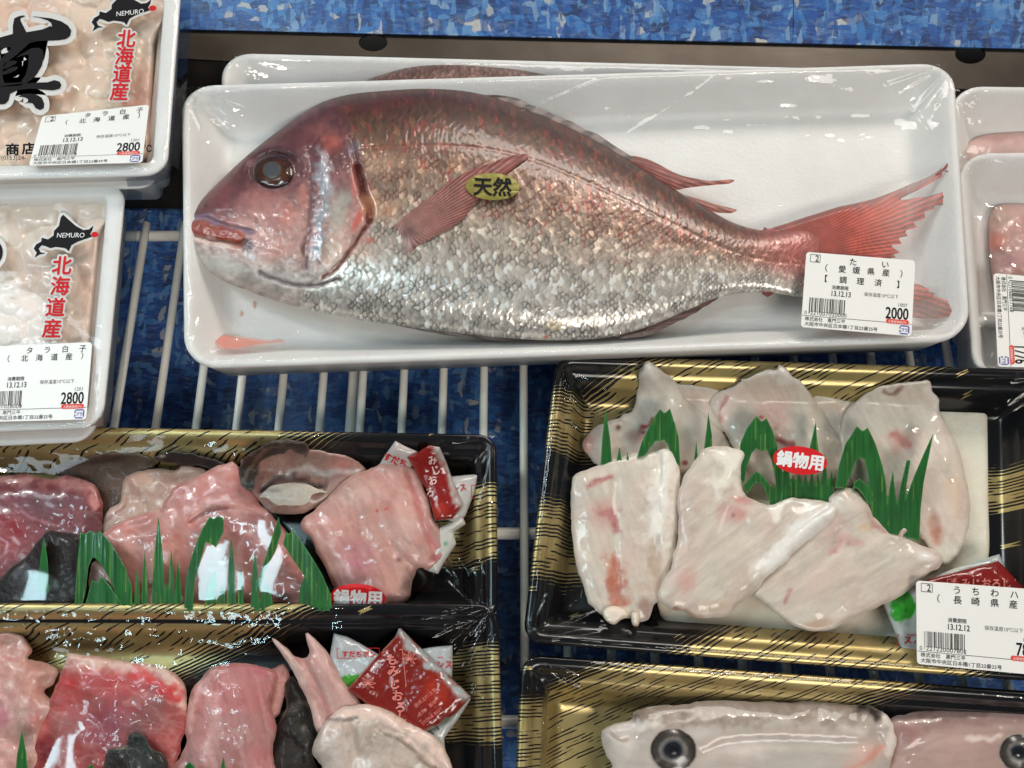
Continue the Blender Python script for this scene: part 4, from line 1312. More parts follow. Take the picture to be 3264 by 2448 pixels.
def flap(parent, pts, zs, seed):
    """The loose border of the wrap that stands out beyond the tray."""
    a, b = spline(pts[0], 8, False), spline(pts[1], 8, False)
    k = np.linspace(0, 1, 9)
    U = a[None, :, 0] * (1 - k[:, None]) + b[None, :, 0] * k[:, None]; V = a[None, :, 1] * (1 - k[:, None]) + b[None, :, 1] * k[:, None]
    Z = zs[0] * (1 - k[:, None]) + zs[1] * k[:, None] + 0.0014 * (fbm(U * 0.05, V * 0.03, seed) - 0.5) * k[:, None]
    n, m = U.shape
    i = np.arange(n * m).reshape(n, m)
    mesh_obj('wrap_border', P(U.ravel(), V.ravel(), Z.ravel()), [np.stack([i[1:, :-1], i[1:, 1:], i[:-1, 1:], i[:-1, :-1]], -1).reshape(-1, 4)], FILM_EDGE, parent)


FILM_EDGE = mat_film(); FILM_EDGE.name = 'loose_film'
for n_ in FILM_EDGE.node_tree.nodes:
    if n_.type == 'BSDF_TRANSPARENT':
        n_.inputs[0].default_value = (0.62, 0.66, 0.70, 1)
flap(p1, ([(392, -40), (380, 180), (361, 350)], [(415, -40), (404, 180), (386, 368)]), (0.063, 0.054), 1.0)
flap(p1, ([(352, 362), (310, 380), (272, 386)], [(386, 374), (330, 398), (276, 404)]), (0.062, 0.053), 2.0)
flap(p2, ([(276, 400), (262, 560), (240, 780), (222, 915)], [(308, 408), (290, 560), (270, 780), (248, 930)]), (0.051, 0.040), 3.0)

ident = lambda p: np.asarray(p, float)


def prints(parent, z, dx, dy, chars, csize, nemuro):
    isl = [(x + dx, y + dy) for x, y in ZMAP([(375, 268), (410, 300), (450, 335), (495, 360), (530, 355), (555, 332), (548, 362), (536, 382), (545, 400), (500, 415), (460, 430), (425, 450), (408, 487), (392, 470), (370, 465), (330, 460), (300, 468), (268, 455), (248, 450), (230, 470), (240, 490), (272, 500), (240, 503), (205, 524), (218, 495), (200, 470), (215, 445), (245, 428), (248, 405), (265, 410), (285, 415), (318, 392), (320, 365), (350, 335), (360, 285)])]
    a = Print(); a.poly(offset_poly(spline(isl, 2), 5.0))
    for s, x, y in chars:
        a.text(s, x, y, csize, 1.0, 0.115, 'c', shear=0.12, centre=True)
    a.build('white_outline', parent, INK_PALE, ident, z)
    b = Print(); b.poly(isl); b.build('island_map', parent, INK, ident, z + 0.0002)
    c = Print(); t = np.linspace(0, 2 * math.pi, 20, False); c0 = ZMAP([(563, 387)])[0]
    c.poly([(c0[0] + dx + 8 * math.cos(x), c0[1] + dy + 6 * math.sin(x)) for x in t])
    for s, x, y in chars:
        c.text(s, x, y, csize, 1.0, 0.022, 'c', shear=0.12, centre=True)
    c.build('red_characters', parent, INK_RED, ident, z + 0.0004)
    d = Print(); d.text('NEMURO', nemuro[0], nemuro[1], 14.5, 1.0, 0.0, 'c', shear=0.15, centre=True, rot=nemuro[2]); d.build('map_lettering', parent, INK_WHITE, ident, z + 0.0005)


prints(p2, 0.0548, 0, 0, [('北', 134, 573), ('海', 130, 617), ('道', 120, 663), ('産', 112, 709)], 43, (153, 508, 0))
prints(p1, 0.0668, 125, -489, [('北', 273, 83), ('海', 269, 120), ('道', 264, 158), ('産', 258, 197)], 41, (281, 27, 6))
p = Print()
KAN = [[(-160, 470), (-60, 455), (150, 398), (150, 300), (168, 215), (215, 192), (265, 180), (300, 186), (240, 215), (240, 240), (310, 378), (500, 345), (612, 310), (600, 268), (560, 240), (460, 205), (370, 196), (420, 194), (600, 215), (720, 250), (800, 300), (838, 360), (825, 420), (780, 455), (700, 470), (560, 478), (420, 485), (340, 510), (285, 565), (200, 640), (120, 700), (60, 760), (32, 830), (32, 900), (52, 975), (160, 972), (240, 968), (270, 985), (240, 1005), (0, 1022), (-160, 1030), (-160, 880), (-60, 760), (60, 640), (130, 570), (118, 552), (60, 560), (-60, 590), (-160, 610)],
       [(182, 682), (240, 640), (310, 600), (370, 566), (460, 560), (505, 588), (512, 660), (492, 770), (440, 860), (390, 922), (310, 976), (272, 985), (245, 960), (300, 880), (328, 780), (338, 640), (260, 655)],
       [(45, 752), (90, 725), (150, 710), (200, 716), (192, 745), (130, 778), (85, 800), (40, 812)], [(30, 850), (90, 812), (150, 786), (218, 782), (190, 826), (120, 858), (45, 880)],
       [(-160, 1040), (0, 1016), (200, 988), (400, 972), (560, 966), (640, 940), (700, 958), (722, 1000), (700, 1042), (620, 1062), (480, 1050), (350, 1042), (200, 1060), (120, 1100), (100, 1180), (60, 1220), (-20, 1226), (-160, 1220)],
       [(212, 1132), (270, 1105), (340, 1098), (430, 1110), (492, 1150), (520, 1220), (514, 1270), (470, 1292), (420, 1270), (380, 1212), (330, 1206), (282, 1222), (326, 1196), (330, 1165), (290, 1142)]]
a = Print()
for k_ in KAN:
    a.poly(offset_poly(spline(ZKAN(k_), 2), 11.5))
a.poly(ZKAN([(0, 560), (600, 300), (520, 700), (300, 1000), (0, 1000)]))
a.build('brush_outline', p1, INK_PALE, ident, 0.0668)
for k_ in KAN:
    p.poly(ZKAN(k_))
p.build('brush_lettering', p1, INK, ident, 0.0671); p = Print(); p.text('商', 27, 333, 27, 1.15, 0.04, 'c'); p.text('店', 62, 331, 27, 1.15, 0.04, 'c'); 
p.build('shop_lettering', p1, INK, ident, 0.0671)
p = Print(); p.text('℃', 318, 328, 20, 0.9, 0.03, 'c'); p.build('unit_lettering', p1, INK, ident, 0.0671)
p = Print(); p.text('℡(0153)24-', 56, 345, 12.5, 1.1, 0.01, 'r'); p.build('phone_lettering', p1, INK_SOFT, ident, 0.0671)
p = Print(); t_ = np.linspace(0, 2 * math.pi, 24, False); p.poly([(-14 + 20 * math.cos(x), 545 + 26 * math.sin(x)) for x in t_]); p.build('brush_lettering', p2, INK, ident, 0.0551)
p = Print(); p.poly([(-14 + 29 * math.cos(x), 545 + 36 * math.sin(x)) for x in t_]); p.build('brush_outline', p2, INK_PALE, ident, 0.0548)
TARA = [('タ', 101, 18, 15.5), ('ラ', 139, 18, 15.5), ('白', 177, 18, 15.5), ('子', 214, 18, 15.5), ('（', 58, 34, 15.5), ('北', 92, 34, 15.5), ('海', 123, 34, 15.5), ('道', 155, 34, 15.5), ('産', 186, 34, 15.5), ('）', 214, 34, 15.5)]
price_label(p1, [(91, 251), (322, 226), (307, 351), (62, 358)], 0.0678, TARA, '13.12.13', ('0', '221201', '028000'), '1201', '2800', 23)
price_label(p2, [(-38, 749), (199, 739), (186, 906), (-52, 912)], 0.0560, TARA, '13.12.13', ('0', '221201', '028000'), '1201', '2800', 23)

# ------------------------------------------------------------------ black and gold trays
BK_RINGS = [(0.0075, -0.031), (0.0055, -0.0305), (0.0012, -0.007), (0.0004, -0.004), (0.0, -0.0022), (0.0004, -0.0006), (0.0014, 0.0), (0.0030, 0.0001), (0.0050, -0.0006), (0.0062, -0.0020), (0.0074, -0.0045), (0.0088, -0.0062), (0.0102, -0.0068), (0.0118, -0.0078), (0.0150, -0.0165), (0.0188, -0.0250), (0.0215, -0.0268), (0.025, -0.0272)]


def ramp01(x, a, b):
    return sstep(a, b, x)


def dens_top(sc, lo, hi, w=70.0, mid=0.58):
    d = np.full(sc.shape, mid)
    d = np.maximum(d, 1.0 - (1 - mid) * ramp01(sc, lo, lo + w)); d = np.maximum(d, 1.0 - (1 - mid) * ramp01(-sc, -hi, -hi + w))
    d = np.where((sc < lo) | (sc > hi), 1.5, d)
    return d


def dens_side(v, bands, w=26.0, mid=0.66):
    d = np.full(v.shape, 1.5)
    for a, b in bands:
        k = np.minimum(ramp01(v, a, a + w), ramp01(-v, -b, -b + w))
        d = np.where((v > a) & (v < b), 1.0 - (1 - mid) * k, d)
    return d


def dn_lb(u, v, sc, side, right):
    return np.where(side, dens_side(v, [(1040, 1225)]), dens_top(sc, 700, 1188, 120, 0.52))


def dn_lf(u, v, sc, side, right):
    return np.where(side, dens_side(v, [(1388, 1625)]), dens_top(sc, 1080, 1502, 80, 0.52))


def dn_rm(u, v, sc, side, right):
    s = np.where(right, dens_side(v, [(1000, 1112)]), dens_side(v, [(838, 997), (1088, 1268)]))
    return np.where(side, s, np.where(v > 1200, dens_top(sc, 1872, 2230, 60, 0.52), dens_top(sc, 1270, 1592, 60, 0.54)))


def dn_rb(u, v, sc, side, right):
    return np.where(side, dens_side(v, [(1500, 1900)], 40, 0.60), dens_top(sc, 1826, 2205, 80, 0.54))


LBQ = [(-330, 911), (1073, 937), (1075, 1350), (-330, 1344)]
LFQ = [(-330, 1301), (1076, 1303), (1090, 1800), (-330, 1800)]
RMQ = [(1202, 765), (2290, 797), (2320, 1478), (1128, 1388)]
RBQ = [(1125, 1412), (2330, 1500), (2340, 1880), (1106, 1860)]
t_lb, _, wlb, hlb = tray('black_gold_tray', LBQ, 0.031, BK_RINGS, 0.010, GOLD, dn_lb)
tag(t_lb, 'black and gold tray of dark and pink fish pieces under the lower left milt pack', 'tray', 'black and gold trays')
t_lf, _, wlf, hlf = tray('black_gold_tray', LFQ, 0.036, BK_RINGS, 0.010, GOLD, dn_lf)
tag(t_lf, 'black and gold tray in front holding red flesh and a forked pale piece', 'tray', 'black and gold trays')
t_rm, _, wrm, hrm = tray('black_gold_tray', RMQ, 0.034, BK_RINGS, 0.010, GOLD, dn_rm)
tag(t_rm, 'black and gold tray of pale white fillets with green leaf dividers', 'tray', 'black and gold trays')
t_rb, _, wrb, hrb = tray('black_gold_tray', RBQ, 0.030, BK_RINGS, 0.010, GOLD, dn_rb, sidew=0.0135)
tag(t_rb, 'black and gold tray holding two skinned fish heads', 'tray', 'black and gold trays')


def leaf(name, polys, z, label, tilt=True, group=None):
    def cf(u, v, d):
        c = np.ones((len(u), 3)) * np.array([30, 92, 38.0])
        line = np.abs(np.mod(u / 11.0 + (fbm(u * 0.01, v * 0.003, 3.0) - 0.5) * 1.2, 1.0) - 0.5)
        c = c + (np.array([150, 168, 70.0]) - c) * (0.5 * (1 - sstep(0.03, 0.08, line)) * (vnoise(u / 11.0, v * 0.01, 3.0) > 0.45))[:, None]
        fine = vnoise(u * 0.6, v * 0.02, 5.0) - 0.5
        c = c * (1 + 0.35 * fine + 0.25 * (fbm(u * 0.03, v * 0.03, 2.0) - 0.5))[:, None]
        return c + (np.array([84, 150, 72.0]) - c) * (0.5 * (1 - sstep(0, 3.0, d)))[:, None]
    ymax = max(p[1] for q in polys for p in q)
    hf = lambda u, v, d: 0.00004 * (ymax - v) * (1 if tilt else 0) + 0.0008 * np.cos(u * 0.045) + 0.0004 * vnoise(u * 0.3, v * 0.01, 2.0)
    o = relief(name, polys, z, hf, cf, LEAF, sp=2.6, base=z - 0.0006, under=1, rnd=1)
    return tag(o, label, 'leaf divider', group)


def blade(u, v0, v1, w):
    return [(u, v0), (u + w * 0.28, v0 + (v1 - v0) * 0.4), (u + w * 0.5, v1), (u - w * 0.5, v1), (u - w * 0.3, v0 + (v1 - v0) * 0.4)]


# ------------------------------------------------------------------ fillets, middle right
WARM = (213, 198, 184)
pad = relief('absorbent_pad', QD([(640, 60), (1300, 60), (1858, 96), (2042, 106), (2052, 118), (2058, 500), (2057, 760), (1990, 900), (1690, 1148), (1060, 1072), (640, 1000)]), 0.0085, pillow(0.0016, 10, 0.0004, 0.05), paint((232, 226, 208), [spot(1750, 1340, 90, 30, (214, 190, 166), 0.6), spot(2080, 1130, 40, 90, (206, 212, 200), 0.5)], 7, 0.06), PAD, sp=5, base=0.0068, under=2)
tag(pad, 'cream absorbent pad lying under the pale fillets', 'pad')
PINK, BLOOD, WHITE, TAN = (206, 148, 140), (164, 58, 62), (242, 236, 226), (176, 146, 122)


def fil(name, pts, z, H, R, marks, label, base=WARM, group='pale fillets with green leaves', fibre=(60, 7, 9), sp=3.2, bz=0.0095, amp=0.0014, extra=None, cat='fish fillet', var=10, mat=None, under=14, seed=2.0, cut=8.0, rag=3.0):
    H, R = H * (0.42 if cat == 'fish fillet' else 0.52), R * 0.62
    if 'back' in label and cat == 'fish fillet':
        base = (224, 210, 197)  # back fillets lightened in colour to offset the shade they lean in
    if fibre:
        fibre = (fibre[0], fibre[1] * 0.95, fibre[2] * 1.25)
    mat = mat or {'fish skin': HIDE, 'fish meat': RAW, 'fish tail': RAW}.get(cat)
    if cat in ('fish meat', 'fish tail'):
        base = tuple(np.array(base) * np.array((0.90, 0.90, 0.89)))
    o = relief(name, pts, z, pillow(H, R * 1.7, amp * 1.3, 0.013, seed, extra, cut), paint(base, [edge(24, tuple(np.array(base) * 0.92), 0.2)] + list(marks) + [edge(5, (236, 224, 212), 0.6 if cat == 'fish fillet' else 0.25)], var, 0.03, seed, fibre, {'fish skin': 0.0, 'fish head': 0.08, 'fish fillet': 0.24}.get(cat, 0.38)), mat or FLESH, sp=sp, base=bz, under=under, rnd=4, blur=2, rag=rag)
    return tag(o, label, cat, group)


RIM_RM = lambda u: 765 + 32 * (u - 1202) / 1088.0
RIM_LB = lambda u: 911 + 26 * (u + 330) / 1403.0


def lean(rim, h, reach=95.0, near=14.0):
    """The piece leans up against the sloping back wall of its tray."""
    return lambda u, v, d: h * sstep(reach, near, v - rim(u))


def groove(pts, w, dep):
    pp = spline(pts, 5, False)

    def f(u, v, d):
        q = seg_dist(u, v, pp)[0].reshape(u.shape)
        return -dep * np.exp(-(q / w) ** 2)
    return f


def plus(*fs):
    return lambda u, v, d: sum(f(u, v, d) for f in fs)


fil('fish_fillet', ZFIL([(830, 292), (870, 306), (960, 300), (1080, 330), (1165, 346), (1300, 420), (1250, 640), (1080, 620), (900, 430)]), 0.014, 0.004, 24, [spot(1500, 860, 40, 20, (206, 178, 162), 0.5)], 'small pale flap of flesh between the two back fillets', extra=lean(RIM_RM, 0.026))
fil('fish_fillet', QD([(1300, 62), (1360, 52), (1440, 70), (1500, 78), (1450, 140), (1440, 260), (1480, 420), (1400, 430), (1340, 200)]), 0.014, 0.005, 24, [spot(1800, 875, 40, 20, (226, 196, 170), 0.6)], 'thin pale flesh behind the leaf tips, between the middle and right back fillets', extra=lean(RIM_RM, 0.026))
fil('fish_fillet', ZFIL([(630, 128), (652, 136), (700, 168), (770, 225), (835, 290), (900, 380), (1000, 480), (1100, 560), (1190, 650), (1250, 760), (1230, 900), (1000, 960), (700, 960), (400, 950), (245, 905), (200, 870), (150, 800), (138, 745), (175, 680), (240, 610), (330, 570), (400, 545), (440, 518), (500, 505), (535, 440), (545, 360), (552, 260), (572, 190), (600, 150)]), 0.014, 0.010, 34,
    [stroke(ZFIL([(636, 140), (640, 230), (720, 330), (830, 400)]), 26, WHITE, 0.75), stroke(ZFIL([(560, 420), (640, 440), (680, 400)]), 18, WHITE, 0.6), spot(*ZFIL([(590, 690)])[0], 46, 26, PINK, 0.7), spot(*ZFIL([(170, 760)])[0], 24, 50, (214, 132, 116), 0.75, 20),
     stroke(ZFIL([(590, 620), (640, 610), (660, 560)]), 6, BLOOD, 0.7), spot(*ZFIL([(405, 620)])[0], 7, 10, (84, 50, 30), 0.95), spot(*ZFIL([(595, 660)])[0], 8, 6, (110, 36, 34), 0.95), spot(*ZFIL([(905, 890)])[0], 10, 8, (150, 40, 40), 0.9), spot(*ZFIL([(580, 175)])[0], 7, 18, (120, 120, 128), 0.8, 10), spot(*ZFIL([(1065, 470)])[0], 5, 4, BLOOD, 0.8)],
    'back left fillet with two small dark holes beside a leaf', extra=plus(lean(RIM_RM, 0.026), groove(ZFIL([(640, 150), (650, 240), (730, 330), (830, 400)]), 15, -0.0022), groove(ZFIL([(400, 620), (407, 622)]), 7, 0.004), groove(ZFIL([(590, 660), (600, 660)]), 6, 0.004), groove(ZFIL([(410, 550), (520, 620), (390, 700)]), 8, 0.0015)), seed=5.0)
fil('fish_fillet', ZFIL([(1120, 392), (1200, 332), (1330, 290), (1345, 262), (1400, 248), (1470, 215), (1530, 180), (1600, 195), (1622, 150), (1664, 178), (1720, 230), (1790, 280), (1850, 370), (1920, 450), (2000, 560), (2060, 650), (2100, 800), (2060, 1000), (1800, 1080), (1500, 1040), (1350, 900), (1250, 740), (1180, 600), (1120, 500), (1098, 440)]), 0.015, 0.010, 34,
    [stroke(ZFIL([(1630, 165), (1680, 240), (1790, 300)]), 20, WHITE, 0.85), stroke(ZFIL([(1340, 330), (1250, 390), (1190, 520), (1180, 560)]), 24, (236, 214, 206), 0.8), stroke(ZFIL([(1230, 400), (1180, 500), (1184, 570)]), 6, (196, 110, 100), 0.55), stroke(ZFIL([(1600, 720), (1660, 730), (1710, 750)]), 11, BLOOD, 0.7),
     spot(*ZFIL([(1590, 630)])[0], 9, 10, (176, 140, 132), 0.8), spot(*ZFIL([(1560, 560)])[0], 60, 60, PINK, 0.45), spot(*ZFIL([(1900, 560)])[0], 30, 90, (230, 212, 190), 0.6, -30), spot(*ZFIL([(1485, 545)])[0], 8, 6, (160, 80, 70), 0.8)],
    'back middle fillet rising behind the oval red sticker', extra=plus(lean(RIM_RM, 0.026), groove(ZFIL([(1635, 180), (1690, 250), (1790, 310), (1860, 400)]), 13, -0.0020), groove(ZFIL([(1340, 330), (1250, 390), (1190, 520)]), 14, -0.0018), groove(ZFIL([(1350, 300), (1440, 430), (1560, 560), (1700, 680)]), 9, 0.0016)), seed=6.0)
fil('fish_fillet', QD([(1430, 130), (1460, 92), (1510, 52), (1590, 14), (1680, 0), (1760, -8), (1800, -6), (1812, 30), (1840, 60), (1852, 110), (1880, 180), (1932, 280), (1960, 400), (1972, 500), (1976, 570), (1970, 640), (1946, 700), (1922, 745), (1880, 782), (1850, 775), (1790, 700), (1760, 660), (1700, 630), (1560, 610), (1480, 450), (1430, 330), (1418, 210)]), 0.0165, 0.010, 36,
    [stroke(QD([(1806, 10), (1830, 60), (1846, 110)]), 16, WHITE, 0.9), stroke(QD([(1610, 30), (1640, 45), (1680, 20)]), 8, (120, 70, 66), 0.6), stroke(QD([(1660, 225), (1690, 245), (1720, 258)]), 12, BLOOD, 0.65), spot(*QD([(1690, 250)])[0], 60, 50, PINK, 0.55), spot(*QD([(1830, 620)])[0], 24, 50, (186, 120, 98), 0.85, -12),
     spot(*QD([(1700, 300)])[0], 24, 20, (230, 214, 210), 0.6), spot(*QD([(1915, 470)])[0], 30, 120, (218, 186, 156), 0.55, -6), spot(*QD([(1560, 300)])[0], 30, 60, (222, 204, 176), 0.4)],
    'back right fillet reaching down beside the leaf tips to the cream pad', extra=plus(lean(RIM_RM, 0.024), groove(QD([(1800, 560), (1830, 640), (1870, 740)]), 12, 0.0016)), seed=7.0)

leaf('leaf_divider', [QD(q) for q in ([(405, 98), (414, 170), (425, 240), (432, 345), (382, 350), (390, 230)], [(465, 265), (474, 330), (452, 330)], [(500, 290), (505, 330), (494, 330)],
     [(640, 108), (660, 128), (682, 105), (702, 165), (720, 230), (728, 360), (700, 330), (672, 262), (655, 238), (640, 250), (622, 244), (600, 272), (575, 310), (540, 320), (560, 250), (592, 188), (615, 142)],
     [(797, 245), (804, 330), (786, 330)], [(848, 124), (856, 170), (864, 220), (866, 290), (828, 290), (838, 210)])], 0.0285, 'green leaf divider of single blades and one forked leaf behind the left fillet', group='green leaf dividers')
leaf('leaf_divider', [QD(q) for q in ([(1055, 138), (1078, 163), (1100, 148), (1126, 200), (1145, 265), (1152, 340), (1172, 385), (1176, 440), (1162, 500), (1140, 520), (1138, 420), (1122, 330), (1100, 282), (1078, 295), (1058, 278), (1035, 300), (1018, 350), (1002, 430), (985, 410), (985, 262), (1012, 195)],
     [(1000, 440), (1052, 376), (1078, 390), (1108, 430), (1140, 450), (1142, 520), (1115, 522), (1098, 470), (1080, 432), (1050, 425), (1015, 475)],
     [(1165, 520), (1168, 390), (1180, 350), (1198, 380), (1204, 440), (1214, 385), (1228, 440), (1240, 375), (1256, 440), (1268, 385), (1282, 440), (1296, 370), (1308, 440), (1322, 385), (1334, 440), (1352, 300), (1362, 400), (1368, 440), (1382, 365), (1392, 480), (1392, 530)],
     [(1312, 162), (1318, 230), (1326, 300), (1280, 300), (1296, 230)])], 0.0285, 'green leaf divider, forked leaf and comb of blades, under the red sticker', group='green leaf dividers')
leaf('leaf_divider', [QD(q) for q in ([(1490, 182), (1516, 205), (1537, 188), (1570, 255), (1600, 350), (1616, 430), (1622, 520), (1630, 450), (1646, 372), (1656, 470), (1664, 520), (1680, 430), (1706, 328), (1722, 330), (1704, 440), (1700, 500), (1732, 410), (1775, 310), (1822, 208), (1800, 320), (1778, 430), (1766, 540), (1760, 680), (1690, 660), (1600, 640), (1560, 590), (1545, 500), (1540, 400), (1522, 325), (1500, 318), (1482, 340), (1462, 400), (1440, 450), (1396, 450), (1412, 350), (1440, 260)],
     [(1500, 408), (1540, 440), (1570, 500), (1540, 520), (1508, 470), (1486, 445), (1470, 460), (1478, 425)])], 0.0295, 'green leaf divider with a tall curved blade beside the right fillet', group='green leaf dividers')
fil('fish_fillet', QD([(270, 400), (330, 370), (420, 330), (520, 302), (600, 292), (640, 286), (692, 290), (716, 330), (726, 390), (722, 450), (718, 540), (716, 640), (705, 720), (690, 790), (660, 850), (640, 880), (634, 930), (612, 960), (590, 1020), (550, 1030), (510, 1018), (440, 1022), (390, 1000), (340, 960), (310, 900), (290, 830), (270, 740), (252, 620), (250, 520), (258, 450)]), 0.0265, 0.009, 40,
    [stroke(QD([(660, 295), (672, 380), (640, 450), (640, 560), (625, 640)]), 44, WHITE, 0.85), stroke(QD([(330, 440), (380, 420), (430, 410)]), 10, BLOOD, 0.5), stroke(QD([(380, 560), (430, 570), (450, 630)]), 15, BLOOD, 0.5), spot(*QD([(390, 560)])[0], 40, 50, PINK, 0.65), stroke(QD([(440, 760), (445, 850), (465, 950)]), 26, (190, 116, 94), 0.9), stroke(QD([(446, 430), (440, 500), (446, 560)]), 6, (240, 226, 216), 0.8),
     spot(*QD([(570, 960)])[0], 24, 34, (160, 126, 116), 0.8), spot(*QD([(620, 800)])[0], 20, 70, TAN, 0.6), spot(*QD([(330, 700)])[0], 40, 90, (222, 210, 190), 0.5), spot(*QD([(575, 880)])[0], 40, 16, (196, 160, 140), 0.6), spot(*QD([(465, 545)])[0], 10, 8, (196, 150, 142), 0.8)],
    'front left fillet with a white strip of skin and a brown lower cut', extra=plus(groove(QD([(664, 300), (676, 380), (650, 450), (648, 560), (632, 645)]), 17, -0.0022), groove(QD([(446, 420), (440, 560), (440, 760), (470, 960)]), 12, 0.0018), groove(QD([(628, 300), (636, 460), (625, 640), (600, 820)]), 9, 0.0016)), seed=8.0, fibre=(70, 7, 10))
fl = relief('fat_lump', [QD([(390, 990), (410, 965), (450, 958), (492, 975), (498, 1005), (470, 1020), (440, 1040), (405, 1022)]), QD([(515, 995), (540, 985), (552, 1010), (545, 1045), (520, 1040)])], 0.030, pillow(0.003, 12, 0.001, 0.08), paint((240, 222, 204), [], 8, 0.08), FLESH, sp=3, base=0.022, under=5)
tag(fl, 'white crumbs of fat hanging from the end of the front left fillet', 'fish fat')
fil('fish_fillet', QD([(840, 272), (900, 266), (960, 276), (1002, 292), (1002, 335), (985, 380), (992, 440), (1020, 490), (1080, 518), (1130, 522), (1190, 492), (1270, 498), (1330, 506), (1390, 520), (1404, 545), (1380, 595), (1320, 645), (1250, 705), (1180, 775), (1100, 845), (1050, 900), (980, 950), (930, 1000), (850, 1018), (780, 1008), (730, 980), (660, 960), (636, 930), (640, 890), (680, 800), (710, 700), (720, 600), (722, 480), (745, 400), (790, 330)]), 0.0316, 0.010, 44,
    [stroke(QD([(900, 310), (960, 320), (950, 380), (910, 440), (890, 450)]), 34, (246, 240, 226), 0.8), stroke(QD([(1390, 540), (1300, 600), (1230, 670), (1160, 740), (1090, 800)]), 40, (240, 236, 230), 0.9, 0.3), spot(*QD([(960, 560)])[0], 50, 36, PINK, 0.85), spot(*QD([(990, 500)])[0], 36, 14, (196, 110, 106), 0.6, 15), spot(*QD([(955, 568)])[0], 8, 9, (160, 120, 112), 0.85), spot(*QD([(1022, 590)])[0], 9, 11, (246, 240, 230), 0.9), stroke(QD([(1180, 496), (1150, 530), (1142, 575)]), 14, (246, 240, 232), 0.9),
     spot(*QD([(760, 850)])[0], 30, 44, PINK, 0.7, 20), spot(*QD([(880, 960)])[0], 70, 22, (196, 168, 140), 0.55, -10), stroke(QD([(930, 530), (890, 640)]), 4, (240, 222, 214), 0.6), spot(*QD([(1010, 860)])[0], 60, 40, (204, 180, 156), 0.5, -40), stroke(QD([(700, 975), (800, 1010), (830, 1018)]), 8, (160, 110, 86), 0.7)],
    'long front middle fillet with a silvery white strip', extra=plus(groove(QD([(1385, 545), (1300, 605), (1230, 672), (1160, 742), (1080, 812)]), 20, -0.0026), groove(QD([(900, 310), (950, 340), (940, 390), (900, 445)]), 18, -0.0018), groove(QD([(1370, 530), (1270, 590), (1150, 690), (1060, 780)]), 7, 0.0016), groove(QD([(930, 520), (880, 650), (800, 800)]), 9, 0.0008)), seed=9.0, fibre=(-38, 7, 10))
fil('fish_fillet', QD([(1370, 492), (1420, 450), (1470, 450), (1520, 490), (1552, 540), (1572, 582), (1620, 632), (1662, 640), (1692, 606), (1718, 630), (1708, 660), (1760, 690), (1820, 710), (1860, 742), (1850, 784), (1800, 812), (1740, 862), (1680, 912), (1600, 950), (1520, 990), (1450, 1022), (1380, 1062), (1300, 1072), (1230, 1052), (1170, 1012), (1110, 962), (1070, 930), (1040, 905), (1085, 840), (1170, 750), (1250, 670), (1320, 590), (1370, 535)]), 0.0300, 0.009, 42,
    [spot(*QD([(1780, 745)])[0], 40, 24, (246, 240, 234), 0.9, 10), spot(*QD([(1450, 520)])[0], 50, 24, (240, 230, 214), 0.7), spot(*QD([(1380, 640)])[0], 36, 60, (198, 160, 156), 0.6, 40), spot(*QD([(1530, 620)])[0], 24, 14, (226, 186, 144), 0.8), spot(*QD([(1452, 690)])[0], 11, 9, (180, 140, 134), 0.85), spot(*QD([(1395, 722)])[0], 7, 6, (170, 130, 128), 0.8), stroke(QD([(1380, 730), (1430, 670), (1500, 690)]), 13, (212, 164, 156), 0.6),
     stroke(QD([(1180, 940), (1200, 900)]), 8, BLOOD, 0.35), spot(*QD([(1330, 1035)])[0], 60, 18, (176, 136, 104), 0.6, -5), spot(*QD([(1350, 830)])[0], 90, 50, (226, 196, 184), 0.5, -40), stroke(QD([(1545, 560), (1580, 620), (1660, 650), (1700, 640)]), 7, (184, 130, 118), 0.6)],
    'front right fillet with a pale fin stub, above the price label', extra=plus(groove(QD([(1740, 735), (1790, 748), (1840, 755)]), 16, -0.0016), groove(QD([(1430, 470), (1470, 520), (1510, 560)]), 18, -0.0018), groove(QD([(1540, 560), (1580, 640), (1700, 665)]), 8, 0.0016), groove(QD([(1390, 560), (1440, 640), (1380, 740), (1200, 880)]), 10, 0.0012)), seed=10.0, fibre=(-30, 7, 9))
wrap(t_rm, RMQ, 0.034, wrm, hrm, n=140, amp=0.0013, seed=31.0, corners=0.004, folds=[(ZFIL([(110, 75), (260, 260), (480, 490)]), 4, 0.0012), (ZFIL([(10, 530), (90, 600), (170, 690)]), 3, 0.0008), (ZFIL([(110, 75), (700, 110), (1100, 180)]), 4, 0.0008), (QD([(380, 1030), (480, 1070), (600, 1160)]), 4, 0.0012), (QD([(410, 1020), (520, 1090), (610, 1150)]), 4, 0.0012), (QD([(2060, 200), (2160, 130), (2212, 90)]), 5, 0.0012)],
     holes=[QD([(540, 0), (860, -10), (1000, 60), (1300, 20), (1480, 20), (1600, -30), (1820, -30), (1890, 90), (2060, 100), (2070, 760), (2140, 800), (2280, 890), (2280, 1200), (1740, 1180), (1640, 960), (1300, 1085), (1180, 1030), (1080, 940), (900, 1030), (620, 1000), (590, 1050), (380, 1010), (290, 860), (240, 600), (250, 430), (340, 340), (310, 270), (340, 200), (460, 120), (520, 110)])])


def sachet(pts, z, c, marks, label, H=0.003, extra=None, cat='sauce sachet', group='sauce sachets', name='sachet', var=5):
    o = relief(name, pts, z, pillow(H, 26, 0.0012, 0.035, pts[0][0] * 0.01, extra), paint(c, marks, var, 0.03), PACKET, sp=3, base=z - 0.002, under=3, rnd=1)
    return tag(o, label, cat, group)


